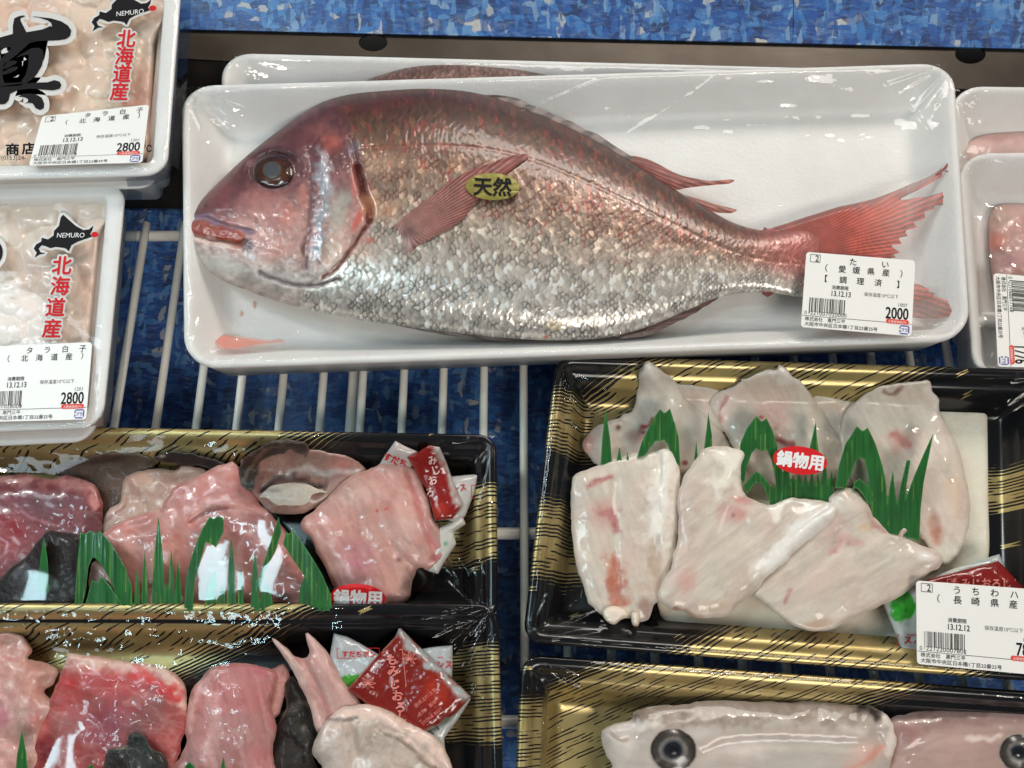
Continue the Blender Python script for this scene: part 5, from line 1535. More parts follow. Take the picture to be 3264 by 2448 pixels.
WS = (188, 194, 192)
sw = sachet(QD([(1600, 940), (1690, 895), (1760, 860), (1900, 800), (2106, 734), (2134, 800), (2134, 1100), (1770, 1162), (1682, 1150)]), 0.0245, WS, [spot(*QD([(1690, 960)])[0], 32, 34, (40, 150, 36), 1.0, 0, 0.25), spot(*QD([(1900, 800)])[0], 60, 14, (226, 226, 214), 0.7)], 'white sachet with a green fruit picture beside the right price label')
s_ = Print(); s_.frame(*QD([(1665, 1082)])[0], *QD([(1760, 1128)])[0], 1.6); s_.text('ス', *QD([(1690, 1120)])[0], 20, 1.0, 0.02); s_.text('ノ', *QD([(1728, 1118)])[0], 20, 1.0, 0.02); s_.build('red_lettering', sw, INK_RED, ident, up(SURF[sw.name], 0.0005))
sr = sachet(QD([(1776, 852), (1850, 830), (1940, 805), (2100, 764), (2120, 782), (2176, 842), (2230, 900), (2300, 960), (1900, 980)]), 0.029, (132, 28, 26), [spot(*QD([(2000, 880)])[0], 90, 16, (196, 60, 54), 0.6)], 'dark red sachet half under the right price label')
s_ = Print(); s_.frame(*QD([(1880, 842)])[0], *QD([(2176, 930)])[0], 1.2)
s_.text('もみじおろし', *QD([(2026, 880)])[0], 24, 0.92, 0.03, 'c'); s_.build('pale_lettering', sr, mat_flat('pale_red_ink', (226, 128, 116), 0.4), ident, up(SURF[sr.name], 0.0006))
PALE_RED = bpy.data.materials['pale_red_ink']
price_label(t_rm, [(1979, 1254), (2246, 1274), (2246, 1459), (1981, 1434)], 0.0378,
            [('う', 77, 19, 17), ('ち', 112, 19, 17), ('わ', 148, 19, 17), ('ハ', 185, 19, 17), ('ギ', 218, 19, 17), ('（', 42, 38, 17), ('長', 78, 38, 17), ('崎', 112, 38, 17), ('県', 148, 38, 17), ('産', 183, 38, 17), ('）', 218, 34, 15.5)],
            '13.12.12', ('0', '221220', '007802'), '1220', '780', 31)
oval_seal(t_rm, QD([(1245, 330)])[0], 59, 30, 7, 0.0375, '鍋物用', RED_FOIL, INK_WHITE, 35, 0.04)
# ------------------------------------------------------------------ lower left, back tray
GP = 'pink fish pieces in the back left tray'
GF = 'fish pieces in the front left tray'
LB0 = 0.0065
fil('skin_piece', QC([(230, 395), (300, 340), (420, 306), (560, 298), (660, 320), (670, 400), (620, 470), (560, 520), (500, 600), (430, 640), (400, 480), (360, 410)]), 0.012, 0.007, 40, [spot(*QC([(450, 330)])[0], 90, 10, (64, 52, 46), 0.8, -8), spot(*QC([(520, 420)])[0], 50, 40, (116, 92, 80), 0.6)], 'dark brown skin piece behind the red flesh in the back left tray', (88, 70, 60), GP, None, bz=LB0, cat='fish skin', var=16, seed=11.0, amp=0.002, extra=lean(RIM_LB, 0.024, 92, 16))
fil('skin_piece', QC([(655, 322), (690, 304), (740, 296), (830, 300), (900, 318), (960, 335), (985, 352), (930, 372), (860, 356), (760, 348), (685, 340)]), 0.0185, 0.004, 20, [spot(*QC([(700, 312)])[0], 14, 6, (190, 180, 160), 0.8)], 'thin blackish silver skin strip behind the beige lump', (36, 33, 35), GP, None, bz=0.012, cat='fish skin', var=14, seed=12.0, extra=lean(RIM_LB, 0.024, 92, 16))
fil('fish_piece', QC([(550, 402), (620, 370), (690, 362), (760, 370), (790, 356), (860, 358), (905, 380), (920, 420), (800, 500), (740, 560), (700, 640), (640, 720), (560, 720), (450, 660), (438, 600), (470, 540), (520, 505), (530, 450)]), 0.017, 0.009, 36, [spot(*QC([(480, 560)])[0], 30, 30, (222, 190, 176), 0.6), stroke(QC([(450, 600), (500, 560), (540, 530)]), 5, (140, 96, 86), 0.6), stroke(QC([(600, 470), (680, 480), (760, 450)]), 8, (176, 128, 112), 0.6), spot(*QC([(650, 410)])[0], 40, 24, (214, 178, 160), 0.6)], 'beige lumpy piece between the red flesh and the pink slice', (204, 164, 148), GP, None, bz=LB0, cat='fish meat', var=13, amp=0.003, seed=13.0, extra=lean(RIM_LB, 0.024, 92, 16))
fil('fish_piece', QC([(1036, 345), (1060, 318), (1100, 282), (1180, 250), (1240, 244), (1275, 258), (1320, 280), (1420, 298), (1500, 310), (1560, 338), (1590, 390), (1540, 440), (1480, 470), (1400, 520), (1300, 560), (1180, 560), (1110, 500), (1060, 430)]), 0.018, 0.009, 40,
    [stroke(QC([(1045, 350), (1100, 290), (1180, 254), (1260, 258), (1310, 280)]), 17, (52, 36, 32), 0.95), stroke(QC([(1060, 440), (1080, 380), (1090, 330)]), 16, (66, 46, 42), 0.8), stroke(QC([(1150, 450), (1190, 410), (1260, 390)]), 12, (104, 92, 90), 0.7), stroke(QC([(1240, 385), (1330, 365), (1400, 385), (1480, 375), (1550, 378)]), 9, (214, 206, 202), 0.7), spot(*QC([(1310, 410)])[0], 44, 13, (120, 84, 76), 0.8), spot(*QC([(1480, 350)])[0], 40, 24, (214, 142, 136), 0.8), spot(*QC([(1370, 440)])[0], 30, 14, (76, 44, 42), 0.8), spot(*QC([(1200, 330)])[0], 40, 26, (206, 164, 150), 0.6)],
    'beige fish piece with a dark furry skin edge at the tray back', (192, 148, 138), GP, None, bz=LB0, cat='fish meat', var=14, amp=0.003, seed=14.0, extra=plus(lean(RIM_LB, 0.024, 92, 16), groove(QC([(1260, 430), (1380, 440)]), 14, 0.004), groove(QC([(1150, 450), (1190, 410), (1260, 390)]), 8, 0.0025)))
fil('skin_piece', QC([(1026, 372), (1044, 340), (1060, 318), (1082, 300), (1100, 276), (1130, 268), (1160, 248), (1200, 256), (1240, 238), (1290, 250), (1336, 284), (1290, 292), (1240, 286), (1180, 306), (1130, 340), (1104, 400), (1090, 450), (1050, 440)]), 0.0318, 0.003, 16, [stroke(QC([(1060, 420), (1090, 350), (1140, 290)]), 9, (112, 88, 76), 0.8), stroke(QC([(1150, 280), (1230, 262)]), 6, (104, 82, 72), 0.7)], 'dark furry brown skin flap over the beige piece at the tray back', (56, 42, 36), GP, None, bz=0.018, cat='fish skin', var=16, amp=0.003, seed=35.0, rag=7.0, extra=lean(RIM_LB, 0.024, 92, 16))
fil('fish_piece', QC([(1120, 486), (1150, 452), (1200, 434), (1270, 430), (1340, 440), (1420, 470), (1352, 478), (1335, 512), (1285, 528), (1215, 520), (1165, 502)]), 0.0262, 0.002, 14, [spot(*QC([(1180, 460)])[0], 30, 8, (150, 138, 130), 0.7)], 'pale crescent of fat lying in front of the furry edged piece', (224, 208, 192), GP, None, bz=0.018, cat='fish meat', seed=15.0)
fil('fish_piece', QC([(-140, 392), (0, 396), (100, 386), (200, 404), (290, 398), (372, 412), (420, 452), (442, 520), (446, 600), (432, 660), (400, 720), (300, 790), (120, 900), (-140, 900)]), 0.019, 0.010, 44,
    [spot(*QC([(200, 520)])[0], 90, 46, (112, 58, 68), 0.9), spot(*QC([(60, 640)])[0], 60, 70, (150, 26, 34), 0.85), spot(*QC([(30, 500)])[0], 50, 34, (126, 24, 34), 0.75), stroke(QC([(-100, 412), (100, 405), (280, 420), (380, 450), (420, 520)]), 19, (206, 140, 134), 0.85), spot(*QC([(280, 650)])[0], 70, 34, (150, 78, 88), 0.7), stroke(QC([(60, 520), (140, 580), (260, 620)]), 5, (196, 140, 146), 0.5)],
    'dark red and purple flesh at the left edge of the back tray', (140, 54, 60), GP, (10, 8, 8), bz=LB0, cat='fish meat', var=12, seed=16.0)
fil('fish_piece', QC([(690, 530), (730, 480), (760, 440), (850, 395), (940, 352), (985, 338), (1010, 335), (1042, 372), (1060, 430), (1100, 490), (1170, 560), (1212, 602), (1260, 680), (1330, 770), (1400, 870), (1400, 970), (560, 970), (500, 910), (440, 740), (440, 650), (520, 596), (620, 560)]), 0.0205, 0.010, 46,
    [stroke(QC([(860, 560), (950, 520), (1080, 540), (1200, 575)]), 22, (232, 158, 150), 0.8), stroke(QC([(820, 600), (900, 560), (980, 540)]), 6, (170, 80, 84), 0.7), spot(*QC([(520, 690)])[0], 50, 50, (226, 172, 160), 0.6), spot(*QC([(1060, 650)])[0], 56, 60, (206, 124, 128), 0.7), spot(*QC([(990, 380)])[0], 26, 20, (222, 164, 158), 0.6), stroke(QC([(980, 470), (1040, 450), (1120, 520)]), 10, (206, 120, 120), 0.6), spot(*QC([(760, 720)])[0], 70, 60, (230, 150, 140), 0.5), stroke(QC([(1010, 630), (1070, 640), (1120, 620)]), 8, (236, 180, 176), 0.6)],
    'large pink slice in the middle of the back left tray behind the leaf comb', (222, 142, 136), GP, (30, 10, 10), bz=LB0, cat='fish meat', var=9, seed=17.0, extra=plus(lean(RIM_LB, 0.016, 92, 16), groove(QC([(830, 600), (900, 560), (1000, 545), (1200, 580)]), 8, 0.0022), groove(QC([(700, 540), (640, 600), (560, 620)]), 9, 0.0018)))
fil('fish_piece', QC([(1340, 560), (1400, 500), (1450, 450), (1500, 410), (1560, 380), (1640, 350), (1700, 342), (1745, 345), (1792, 370), (1832, 440), (1870, 560), (1900, 650), (1922, 720), (1905, 770), (1850, 802), (1805, 795), (1780, 862), (1740, 950), (1500, 970), (1440, 870), (1350, 680), (1300, 610)]), 0.0225, 0.011, 44,
    [spot(*QC([(1580, 470)])[0], 70, 40, (232, 186, 174), 0.7), spot(*QC([(1750, 560)])[0], 40, 80, (230, 178, 166), 0.7, -15), stroke(QC([(1770, 390), (1800, 500), (1850, 640), (1890, 720)]), 9, (196, 108, 108), 0.6), spot(*QC([(1880, 750)])[0], 22, 13, (140, 52, 56), 0.8, -20), spot(*QC([(1630, 548)])[0], 4, 5, (190, 30, 34), 0.95), spot(*QC([(1668, 540)])[0], 7, 4, (200, 60, 60), 0.7), spot(*QC([(1520, 760)])[0], 70, 70, (186, 116, 126), 0.7, 20), spot(*QC([(1400, 610)])[0], 60, 34, (226, 158, 148), 0.6), stroke(QC([(1370, 640), (1440, 720), (1530, 840)]), 5, (226, 180, 186), 0.5), spot(*QC([(1720, 760)])[0], 12, 8, (110, 52, 54), 0.8), spot(*QC([(1770, 850)])[0], 26, 60, (92, 70, 62), 0.85, 12)],
    'big pale pink slice with tiny red flecks at the right of the back left tray', (220, 160, 150), GP, (60, 10, 9), bz=LB0, cat='fish meat', var=8, seed=18.0, extra=plus(lean(RIM_LB, 0.010, 92, 16), groove(QC([(1760, 380), (1800, 500), (1850, 640), (1880, 730)]), 9, 0.0016), groove(QC([(1690, 700), (1760, 780), (1800, 800)]), 9, 0.002)))
fil('skin_piece', QC([(-60, 900), (50, 800), (130, 722), (165, 680), (205, 638), (262, 638), (342, 650), (352, 720), (350, 950), (0, 980)]), 0.030, 0.005, 30, [spot(*QC([(200, 900)])[0], 30, 30, (26, 22, 22), 0.6)], 'black skin piece under the dark red flesh', (34, 27, 26), GP, None, bz=0.012, cat='fish skin', var=12, amp=0.002, seed=19.0)
fil('fish_piece', QC([(585, 930), (610, 900), (660, 878), (705, 874), (750, 886), (800, 930), (800, 975), (590, 975)]), 0.033, 0.003, 20, [], 'small mauve rounded lump at the bottom of the leaf comb', (168, 120, 122), GP, None, bz=0.012, cat='fish meat', seed=20.0)
fil('fish_piece', QC([(385, 820), (395, 770), (420, 760), (470, 800), (510, 870), (540, 970), (400, 970)]), 0.0315, 0.003, 16, [stroke(QC([(400, 770), (450, 820), (500, 900)]), 9, (206, 174, 170), 0.7)], 'narrow mauve strip of flesh framed by the forked leaf', (150, 112, 112), GP, None, bz=0.012, cat='fish meat', seed=21.0)
leaf('leaf_divider', [QC(q) for q in ([(190, 660), (206, 760), (212, 900), (160, 900), (176, 740)], [(345, 640), (362, 650), (392, 632), (410, 648), (432, 633), (482, 690), (540, 790), (568, 870), (576, 980), (510, 980), (492, 880), (442, 785), (402, 745), (382, 790), (372, 880), (350, 980), (320, 980), (332, 800)],
     [(398, 845), (420, 858), (440, 832), (480, 880), (520, 940), (530, 980), (360, 980)], blade(592, 778, 980, 26), blade(626, 712, 980, 32), blade(685, 570, 980, 64), blade(740, 708, 980, 34), blade(770, 758, 980, 34), blade(720, 860, 980, 40))], 0.0345, 'dark green leaf divider with a forked leaf beside the black skin piece', group='green leaf dividers')
leaf('leaf_divider', [QC(q) for q in ([(905, 572), (925, 585), (940, 568), (966, 582), (966, 640), (932, 705), (908, 690), (890, 682), (864, 770), (842, 850), (832, 980), (795, 980), (802, 840), (842, 700), (872, 630)],
     [(1204, 572), (1216, 640), (1190, 720), (1150, 800), (1120, 900), (1100, 900), (1150, 740)], blade(1102, 718, 980, 40), blade(1040, 792, 980, 30), blade(1000, 660, 980, 44), blade(960, 860, 980, 40), blade(1150, 850, 980, 70),
     [(1222, 690), (1238, 638), (1250, 650), (1264, 628), (1330, 720), (1390, 820), (1430, 910), (1434, 980), (1380, 980), (1330, 850), (1270, 765)], [(1290, 980), (1296, 880), (1330, 795), (1345, 830), (1362, 850), (1400, 915), (1420, 980)], [(880, 980), (900, 860), (930, 800), (940, 980)])], 0.0350, 'dark green leaf divider left of the oval seal in the back left tray', group='green leaf dividers')
s1 = sachet(QC([(1636, 352), (1660, 312), (1708, 245), (1750, 268), (1804, 292), (1790, 340), (1770, 372), (1700, 380)]), 0.0215, (196, 188, 184), [], 'white sachet tip with red writing at the back of the back left tray', extra=lean(RIM_LB, 0.012, 92, 16))
s_ = Print(); s_.text('すだち', *QC([(1652, 322)])[0], 19, 0.95, 0.03, rot=-22); s_.build('red_lettering', s1, INK_RED, ident, up(SURF[s1.name], 0.0005))
s2 = sachet(QC([(1860, 420), (1935, 400), (2072, 388), (2050, 470), (2010, 572), (1960, 600), (1880, 560)]), 0.0225, (190, 186, 182), [], 'white sachet corner behind the red sachet in the back left tray', extra=lean(RIM_LB, 0.012, 92, 16))
s_ = Print(); s_.text('ンス', *QC([(1954, 468)])[0], 18, 0.9, 0.02, rot=10); s_.frame(*QC([(2036, 436)])[0], *QC([(2066, 492)])[0], 1.2); s_.build('red_lettering', s2, INK_RED, ident, up(SURF[s2.name], 0.0005))
s3 = sachet(QC([(1860, 660), (1900, 620), (2000, 570), (2012, 606), (1960, 640), (1972, 690), (1920, 770), (1892, 822), (1846, 808)]), 0.0225, (196, 192, 184), [spot(*QC([(1925, 690)])[0], 9, 8, (60, 140, 100), 0.8)], 'folded white sachet below the red one in the back left tray')
s4 = sachet(QC([(1760, 318), (1800, 300), (1852, 264), (1900, 272), (1930, 340), (1962, 430), (2002, 522), (1955, 582), (1880, 592), (1842, 455)]), 0.0262, (138, 28, 24), [stroke(QC([(1870, 262), (1910, 300), (1960, 420), (2000, 530)]), 17, (178, 172, 166), 0.85, 0.2), spot(*QC([(1900, 540)])[0], 26, 24, (196, 66, 40), 0.6)], 'red sachet with pale lettering wedged beside the big pale pink slice', extra=lean(RIM_LB, 0.012, 92, 16))
s_ = Print()
for q_, c_ in (((1868, 330), 'み'), ((1884, 372), 'じ'), ((1870, 415), 'お'), ((1858, 468), 'ろ')):
    s_.text(c_, *QC([q_])[0], 22, 0.9, 0.03, 'c', rot=18, centre=True)
s_.build('pale_lettering', s4, mat_flat('pale_pink_ink', (228, 190, 182), 0.4), ident, up(SURF[s4.name], 0.0006))
oval_seal(t_lb, QC([(1545, 925)])[0], 60, 31, 2, lambda u, v: 0.0385 - 0.0062 * sstep(1268, 1300, v), '鍋物用', RED_FOIL, INK_WHITE, 36, 0.04)

# ------------------------------------------------------------------ lower left, front tray
LF0 = 0.0105
fil('fish_piece', QC([(-140, 1080), (0, 1072), (60, 1074), (112, 1102), (142, 1150), (124, 1186), (200, 1208), (252, 1240), (232, 1292), (192, 1330), (250, 1400), (200, 1500), (160, 1740), (-140, 1740)]), 0.022, 0.011, 40,
    [spot(*QC([(40, 1340)])[0], 34, 20, (190, 116, 120), 0.6), spot(*QC([(10, 1440)])[0], 30, 50, (206, 112, 134), 0.7), spot(*QC([(190, 1270)])[0], 34, 24, (200, 160, 150), 0.6), spot(*QC([(150, 1430)])[0], 26, 60, (200, 96, 92), 0.6), stroke(QC([(20, 1180), (100, 1200), (160, 1260), (170, 1320)]), 8, (206, 140, 130), 0.6)],
    'lumpy pale pink piece at the left edge of the front tray', (228, 168, 156), GF, None, bz=LF0, cat='fish meat', var=11, amp=0.004, seed=22.0)
fil('fish_piece', QC([(288, 1166), (308, 1160), (420, 1182), (560, 1202), (690, 1218), (740, 1240), (775, 1268), (802, 1330), (808, 1420), (796, 1520), (760, 1640), (740, 1740), (90, 1740), (130, 1600), (170, 1480), (215, 1360), (250, 1290), (272, 1220)]), 0.024, 0.011, 46,
    [stroke(QC([(290, 1175), (420, 1195), (560, 1215), (690, 1238), (770, 1290), (800, 1380)]), 30, (224, 186, 172), 0.9, 0.25), spot(*QC([(470, 1290)])[0], 100, 46, (196, 66, 70), 0.8), spot(*QC([(290, 1290)])[0], 44, 20, (190, 36, 34), 0.8), stroke(QC([(600, 1250), (680, 1290), (760, 1350)]), 22, (206, 46, 48), 0.85), spot(*QC([(480, 1480)])[0], 100, 80, (128, 58, 76), 0.75), spot(*QC([(660, 1430)])[0], 64, 60, (134, 76, 74), 0.8), spot(*QC([(200, 1580)])[0], 56, 60, (120, 30, 44), 0.8), spot(*QC([(330, 1230)])[0], 40, 20, (206, 160, 150), 0.6), spot(*QC([(330, 1400)])[0], 50, 40, (188, 64, 66), 0.6), spot(*QC([(160, 1490)])[0], 36, 30, (214, 120, 110), 0.7)],
    'large red flesh slice with a pale top rim in the front left tray', (190, 84, 82), GF, (15, 9, 9), bz=LF0, cat='fish meat', var=11, seed=23.0)
fil('fish_piece', QC([(1170, 1250), (1192, 1224), (1230, 1208), (1252, 1262), (1232, 1340), (1205, 1420), (1160, 1460), (1155, 1350)]), 0.022, 0.006, 20, [edge(5, (110, 50, 54), 0.6)], 'narrow pink sliver between the broad pink slice and the black skin', (210, 142, 134), GF, None, bz=LF0, cat='fish meat', seed=24.0)
fil('skin_piece', QC([(1225, 1300), (1250, 1272), (1275, 1270), (1332, 1350), (1352, 1450), (1384, 1520), (1352, 1600), (1390, 1740), (1150, 1740), (1180, 1560), (1196, 1480), (1236, 1400)]), 0.0225, 0.008, 30, [spot(*QC([(1310, 1490)])[0], 12, 16, (150, 140, 134), 0.6), stroke(QC([(1235, 1420), (1300, 1380), (1330, 1380)]), 10, (84, 72, 62), 0.6)], 'black wrinkled skin strip beside the forked pale piece', (34, 29, 25), GF, None, bz=LF0, cat='fish skin', var=14, amp=0.004, seed=25.0)
fil('fish_piece', QC([(868, 1272), (930, 1222), (1010, 1208), (1092, 1214), (1160, 1230), (1192, 1262), (1180, 1330), (1168, 1400), (1194, 1480), (1180, 1600), (1170, 1740), (720, 1740), (790, 1600), (802, 1500), (812, 1390), (832, 1320)]), 0.0255, 0.011, 48,
    [spot(*QC([(1110, 1240)])[0], 40, 16, (176, 80, 90), 0.6, 10), spot(*QC([(980, 1330)])[0], 60, 50, (204, 132, 128), 0.6), spot(*QC([(900, 1560)])[0], 70, 70, (206, 142, 138), 0.6), stroke(QC([(940, 1340), (930, 1460), (890, 1600)]), 14, (226, 176, 176), 0.4), stroke(QC([(860, 1290), (830, 1400), (815, 1500)]), 12, (224, 170, 160), 0.7)],
    'broad pink slice with a wet sheen beside the black skin in the front left tray', (206, 130, 128), GF, (75, 9, 10), bz=LF0, cat='fish meat', var=8, seed=26.0)
fil('skin_piece', QC([(465, 1600), (500, 1572), (540, 1560), (560, 1510), (592, 1500), (622, 1522), (652, 1572), (700, 1602), (722, 1640), (705, 1740), (455, 1740)]), 0.0345, 0.005, 26, [spot(*QC([(530, 1570)])[0], 26, 10, (150, 140, 130), 0.5)], 'black scrap of skin lying on the large red slice', (38, 33, 30), GF, None, bz=0.030, cat='fish skin', var=12, amp=0.003, seed=27.0)
fil('fish_fin', QC([(1178, 1108), (1196, 1104), (1250, 1148), (1282, 1178), (1326, 1180), (1340, 1152), (1320, 1086), (1335, 1076), (1372, 1108), (1422, 1180), (1472, 1262), (1522, 1330), (1556, 1392), (1450, 1450), (1410, 1500), (1372, 1512), (1342, 1420), (1292, 1302), (1250, 1220)]), 0.0285, 0.006, 22,
    [stroke(QC([(1190, 1112), (1260, 1200), (1320, 1330), (1380, 1480)]), 11, (224, 186, 176), 0.7), stroke(QC([(1330, 1090), (1370, 1160), (1430, 1260), (1500, 1370)]), 9, (222, 178, 170), 0.6), stroke(QC([(1300, 1195), (1370, 1320), (1420, 1440)]), 12, (206, 138, 132), 0.7)],
    'forked pale pink tail piece pointing at the white sachets', (212, 162, 154), GF, (60, 7, 8), bz=LF0, cat='fish tail', seed=28.0, extra=plus(groove(QC([(1300, 1190), (1370, 1320), (1410, 1450)]), 9, 0.0022)), under=8)
s5 = sachet(QC([(1420, 1200), (1430, 1140), (1442, 1075), (1500, 1090), (1560, 1122), (1640, 1170), (1660, 1240), (1600, 1330), (1480, 1312), (1440, 1270)]), 0.0262, (180, 184, 186), [spot(*QC([(1512, 1282)])[0], 28, 17, (70, 150, 44), 1.0, -10, 0.3)], 'white sachet with red boxed writing and a bit of green fruit, behind the red sachet')
s_ = Print(); a_, b_ = QC([(1455, 1140)])[0], QC([(1640, 1186)])[0]; s_.frame(a_[0], a_[1], b_[0], b_[1], 1.2); s_.text('すだちポン', *QC([(1476, 1178)])[0], 15, 1.0, 0.02); s_.build('red_lettering', s5, INK_RED, ident, up(SURF[s5.name], 0.0005))
s6 = sachet(QC([(1790, 1150), (1870, 1136), (1956, 1128), (1956, 1220), (1950, 1345), (1850, 1300)]), 0.0255, (178, 182, 182), [], 'white sachet corner between the red sachet and the gold tray side')
s_ = Print(); s_.text('ンス', *QC([(1884, 1226)])[0], 19, 0.95, 0.02); s_.rect(*QC([(1890, 1180)])[0], *QC([(1950, 1183)])[0]); s_.build('red_lettering', s6, INK_RED, ident, up(SURF[s6.name], 0.0005))
s7 = sachet(QC([(1840, 1500), (1930, 1440), (2026, 1350), (2034, 1362), (1985, 1440), (1920, 1530), (1925, 1600), (1880, 1640), (1820, 1560)]), 0.0262, (190, 194, 190), [], 'white sachet edge with printed digits under the lower corner of the red sachet')
s_ = Print(); s_.text('0ss 18', *QC([(1850, 1532)])[0], 13, 1.0, 0.0, rot=40); s_.build('small_lettering', s7, INK_SOFT, ident, up(SURF[s7.name], 0.0005))
s8 = sachet(QC([(1500, 1318), (1600, 1206), (1706, 1092), (1722, 1056), (1734, 1056), (1880, 1200), (2036, 1350), (1970, 1424), (1900, 1470), (1832, 1514), (1760, 1470), (1690, 1430), (1600, 1396), (1530, 1346)]), 0.0300, (130, 32, 23),
    [stroke(QC([(1722, 1066), (1870, 1215), (2020, 1352)]), 17, (168, 172, 172), 0.9, 0.15), spot(*QC([(1880, 1340)])[0], 50, 50, (190, 60, 36), 0.6), spot(*QC([(1560, 1330)])[0], 40, 20, (132, 26, 26), 0.6), stroke(QC([(1838, 1510), (1910, 1466), (1975, 1420)]), 9, (120, 128, 110), 0.8), stroke(QC([(1710, 1090), (1600, 1206), (1505, 1312)]), 4, (206, 150, 140), 0.7)], 'red diamond shaped sachet with a clear sealed edge and pale lettering', H=0.004)
s_ = Print()
x_, y_ = 1700, 1170
fr_ = QC([(1652, 1158), (1738, 1146), (1772, 1470), (1720, 1480)])
for (q_, c_) in (((1692, 1190), 'も'), ((1700, 1240), 'み'), ((1708, 1296), 'じ'), ((1718, 1346), 'お'), ((1730, 1396), 'ろ'), ((1740, 1440), 'し')):
    s_.text(c_, *QC([q_])[0], 25, 1.0, 0.035, 'c', rot=-6, centre=True)
for a_, b_ in ((fr_[0], fr_[1]), (fr_[1], fr_[2]), (fr_[0], (fr_[3]))):
    dx_, dy_ = b_[0] - a_[0], b_[1] - a_[1]; l_ = math.hypot(dx_, dy_); nx_, ny_ = -dy_ / l_ * 0.8, dx_ / l_ * 0.8
    s_.poly([(a_[0] + nx_, a_[1] + ny_), (b_[0] + nx_, b_[1] + ny_), (b_[0] - nx_, b_[1] - ny_), (a_[0] - nx_, a_[1] - ny_)])
for cx_, cy_ in ((1590, 1296), (1768, 1190)):
    c_ = QC([(cx_, cy_)])[0]
    for k_ in range(7):
        a_ = math.radians(-90 + (k_ - 3) * 42); r_ = 20 - abs(k_ - 3) * 1.5; px_, py_ = c_[0] + r_ * math.cos(a_), c_[1] + r_ * math.sin(a_)
        for s0 in (-1, 1):
            b_ = a_ + s0 * 0.22; m_ = (c_[0] + r_ * 0.55 * math.cos(b_), c_[1] + r_ * 0.55 * math.sin(b_))
            for (p0, p1) in ((c_, m_), (m_, (px_, py_))):
                dx_, dy_ = p1[0] - p0[0], p1[1] - p0[1]; l_ = math.hypot(dx_, dy_) + 1e-6; nx_, ny_ = -dy_ / l_ * 0.55, dx_ / l_ * 0.55
                s_.poly([(p0[0] + nx_, p0[1] + ny_), (p1[0] + nx_, p1[1] + ny_), (p1[0] - nx_, p1[1] - ny_), (p0[0] - nx_, p0[1] - ny_)])
for k_, w_ in enumerate(('使用上の注意', '名称　薬味', 'STONE BEET')):
    s_.text(w_, *QC([(1796 + k_ * 16, 1400 + k_ * 38)])[0], 10, 1.0, 0.0, rot=40)
s_.build('pale_lettering', s8, PALE_RED, ident, up(SURF[s8.name], 0.0007))
fil('fish_stomach', QC([(1346, 1572), (1362, 1530), (1400, 1462), (1440, 1425), (1500, 1394), (1580, 1384), (1680, 1408), (1780, 1460), (1870, 1520), (1932, 1592), (1952, 1662), (1962, 1760), (1400, 1760), (1390, 1660), (1352, 1610)]), 0.0310, 0.011, 44,
    [stroke(QC([(1430, 1450), (1520, 1410), (1640, 1420), (1760, 1480), (1870, 1560), (1930, 1660)]), 34, (236, 206, 192), 0.9, 0.15), spot(*QC([(1620, 1540)])[0], 100, 52, (176, 156, 140), 0.75, 20), spot(*QC([(1440, 1580)])[0], 46, 50, (196, 180, 172), 0.7), stroke(QC([(1420, 1445), (1480, 1452), (1540, 1444)]), 5, (110, 100, 92), 0.7), spot(*QC([(1560, 1640)])[0], 40, 26, (226, 222, 218), 0.7), stroke(QC([(1640, 1500), (1760, 1560), (1840, 1640), (1900, 1670)]), 7, (120, 106, 96), 0.6), spot(*QC([(1720, 1630)])[0], 60, 36, (206, 182, 168), 0.7), spot(*QC([(1500, 1560)])[0], 16, 40, (200, 190, 186), 0.6)],
    'whitish rounded organ with grey mottling in front of the red sachet', (218, 196, 184), GF, None, bz=LF0, cat='fish meat', var=14, amp=0.003, seed=29.0, extra=plus(groove(QC([(1640, 1480), (1770, 1545), (1860, 1620), (1910, 1680)]), 10, 0.0024), groove(QC([(1500, 1470), (1530, 1560), (1520, 1660)]), 9, 0.0018)))
leaf('leaf_divider', [QC(blade(95, 1492, 1760, 70))], 0.0375, 'tall green leaf tip on the pale lump at the lower left corner', group='green leaf dividers')
leaf('leaf_divider', [QC([(350, 1740), (380, 1655), (400, 1640), (420, 1740)])], 0.0375, 'tiny green leaf tip at the foot of the red slice', group='green leaf dividers')
leaf('leaf_divider', [QC([(780, 1720), (800, 1650), (820, 1632), (838, 1650), (870, 1720)])], 0.0385, 'small forked green leaf tip at the foot of the broad pink slice', group='green leaf dividers')
leaf('leaf_divider', [QC(blade(965, 1610, 1740, 40))], 0.0385, 'narrow green leaf tip on the broad pink slice', group='green leaf dividers')

# wrap over the two left trays: it bridges the hollows between the pieces, and the louvre lamp shows in it
lbh = [QC([(-200, 375), (240, 385), (440, 295), (680, 290), (960, 320), (1060, 300), (1240, 235), (1580, 330), (1720, 235), (1920, 270), (2080, 380), (2020, 620), (1900, 830), (1760, 960), (1440, 960), (1420, 880), (1340, 720), (1240, 610), (1180, 560), (860, 560), (800, 760), (440, 640), (300, 760), (-200, 800)])]
wrap(t_lb, LBQ, 0.031, wlb, hlb, n=120, amp=0.0012, seed=41.0, corners=0.004, holes=lbh + [QC([(-200, 800), (300, 760), (440, 640), (800, 760), (840, 700), (860, 1000), (-200, 1000)])],
     over=None)
wrap(t_lb, LBQ, 0.0385, wlb, hlb, n=300, amp=0.00024, seed=44.0, corners=0, film=CALM, crinkle=0, octv=1, win=lambda U, V: inside(U, V, [(395, 1180), (440, 1105), (600, 1100), (640, 1160), (700, 1240), (700, 1296), (400, 1296)]))
wrap(t_lb, LBQ, 0.0385, wlb, hlb, n=300, amp=0.00024, seed=45.0, corners=0, film=CALM, crinkle=0, octv=1, win=lambda U, V: inside(U, V, [(-20, 1296), (0, 1225), (60, 1232), (120, 1215), (130, 1296)]))
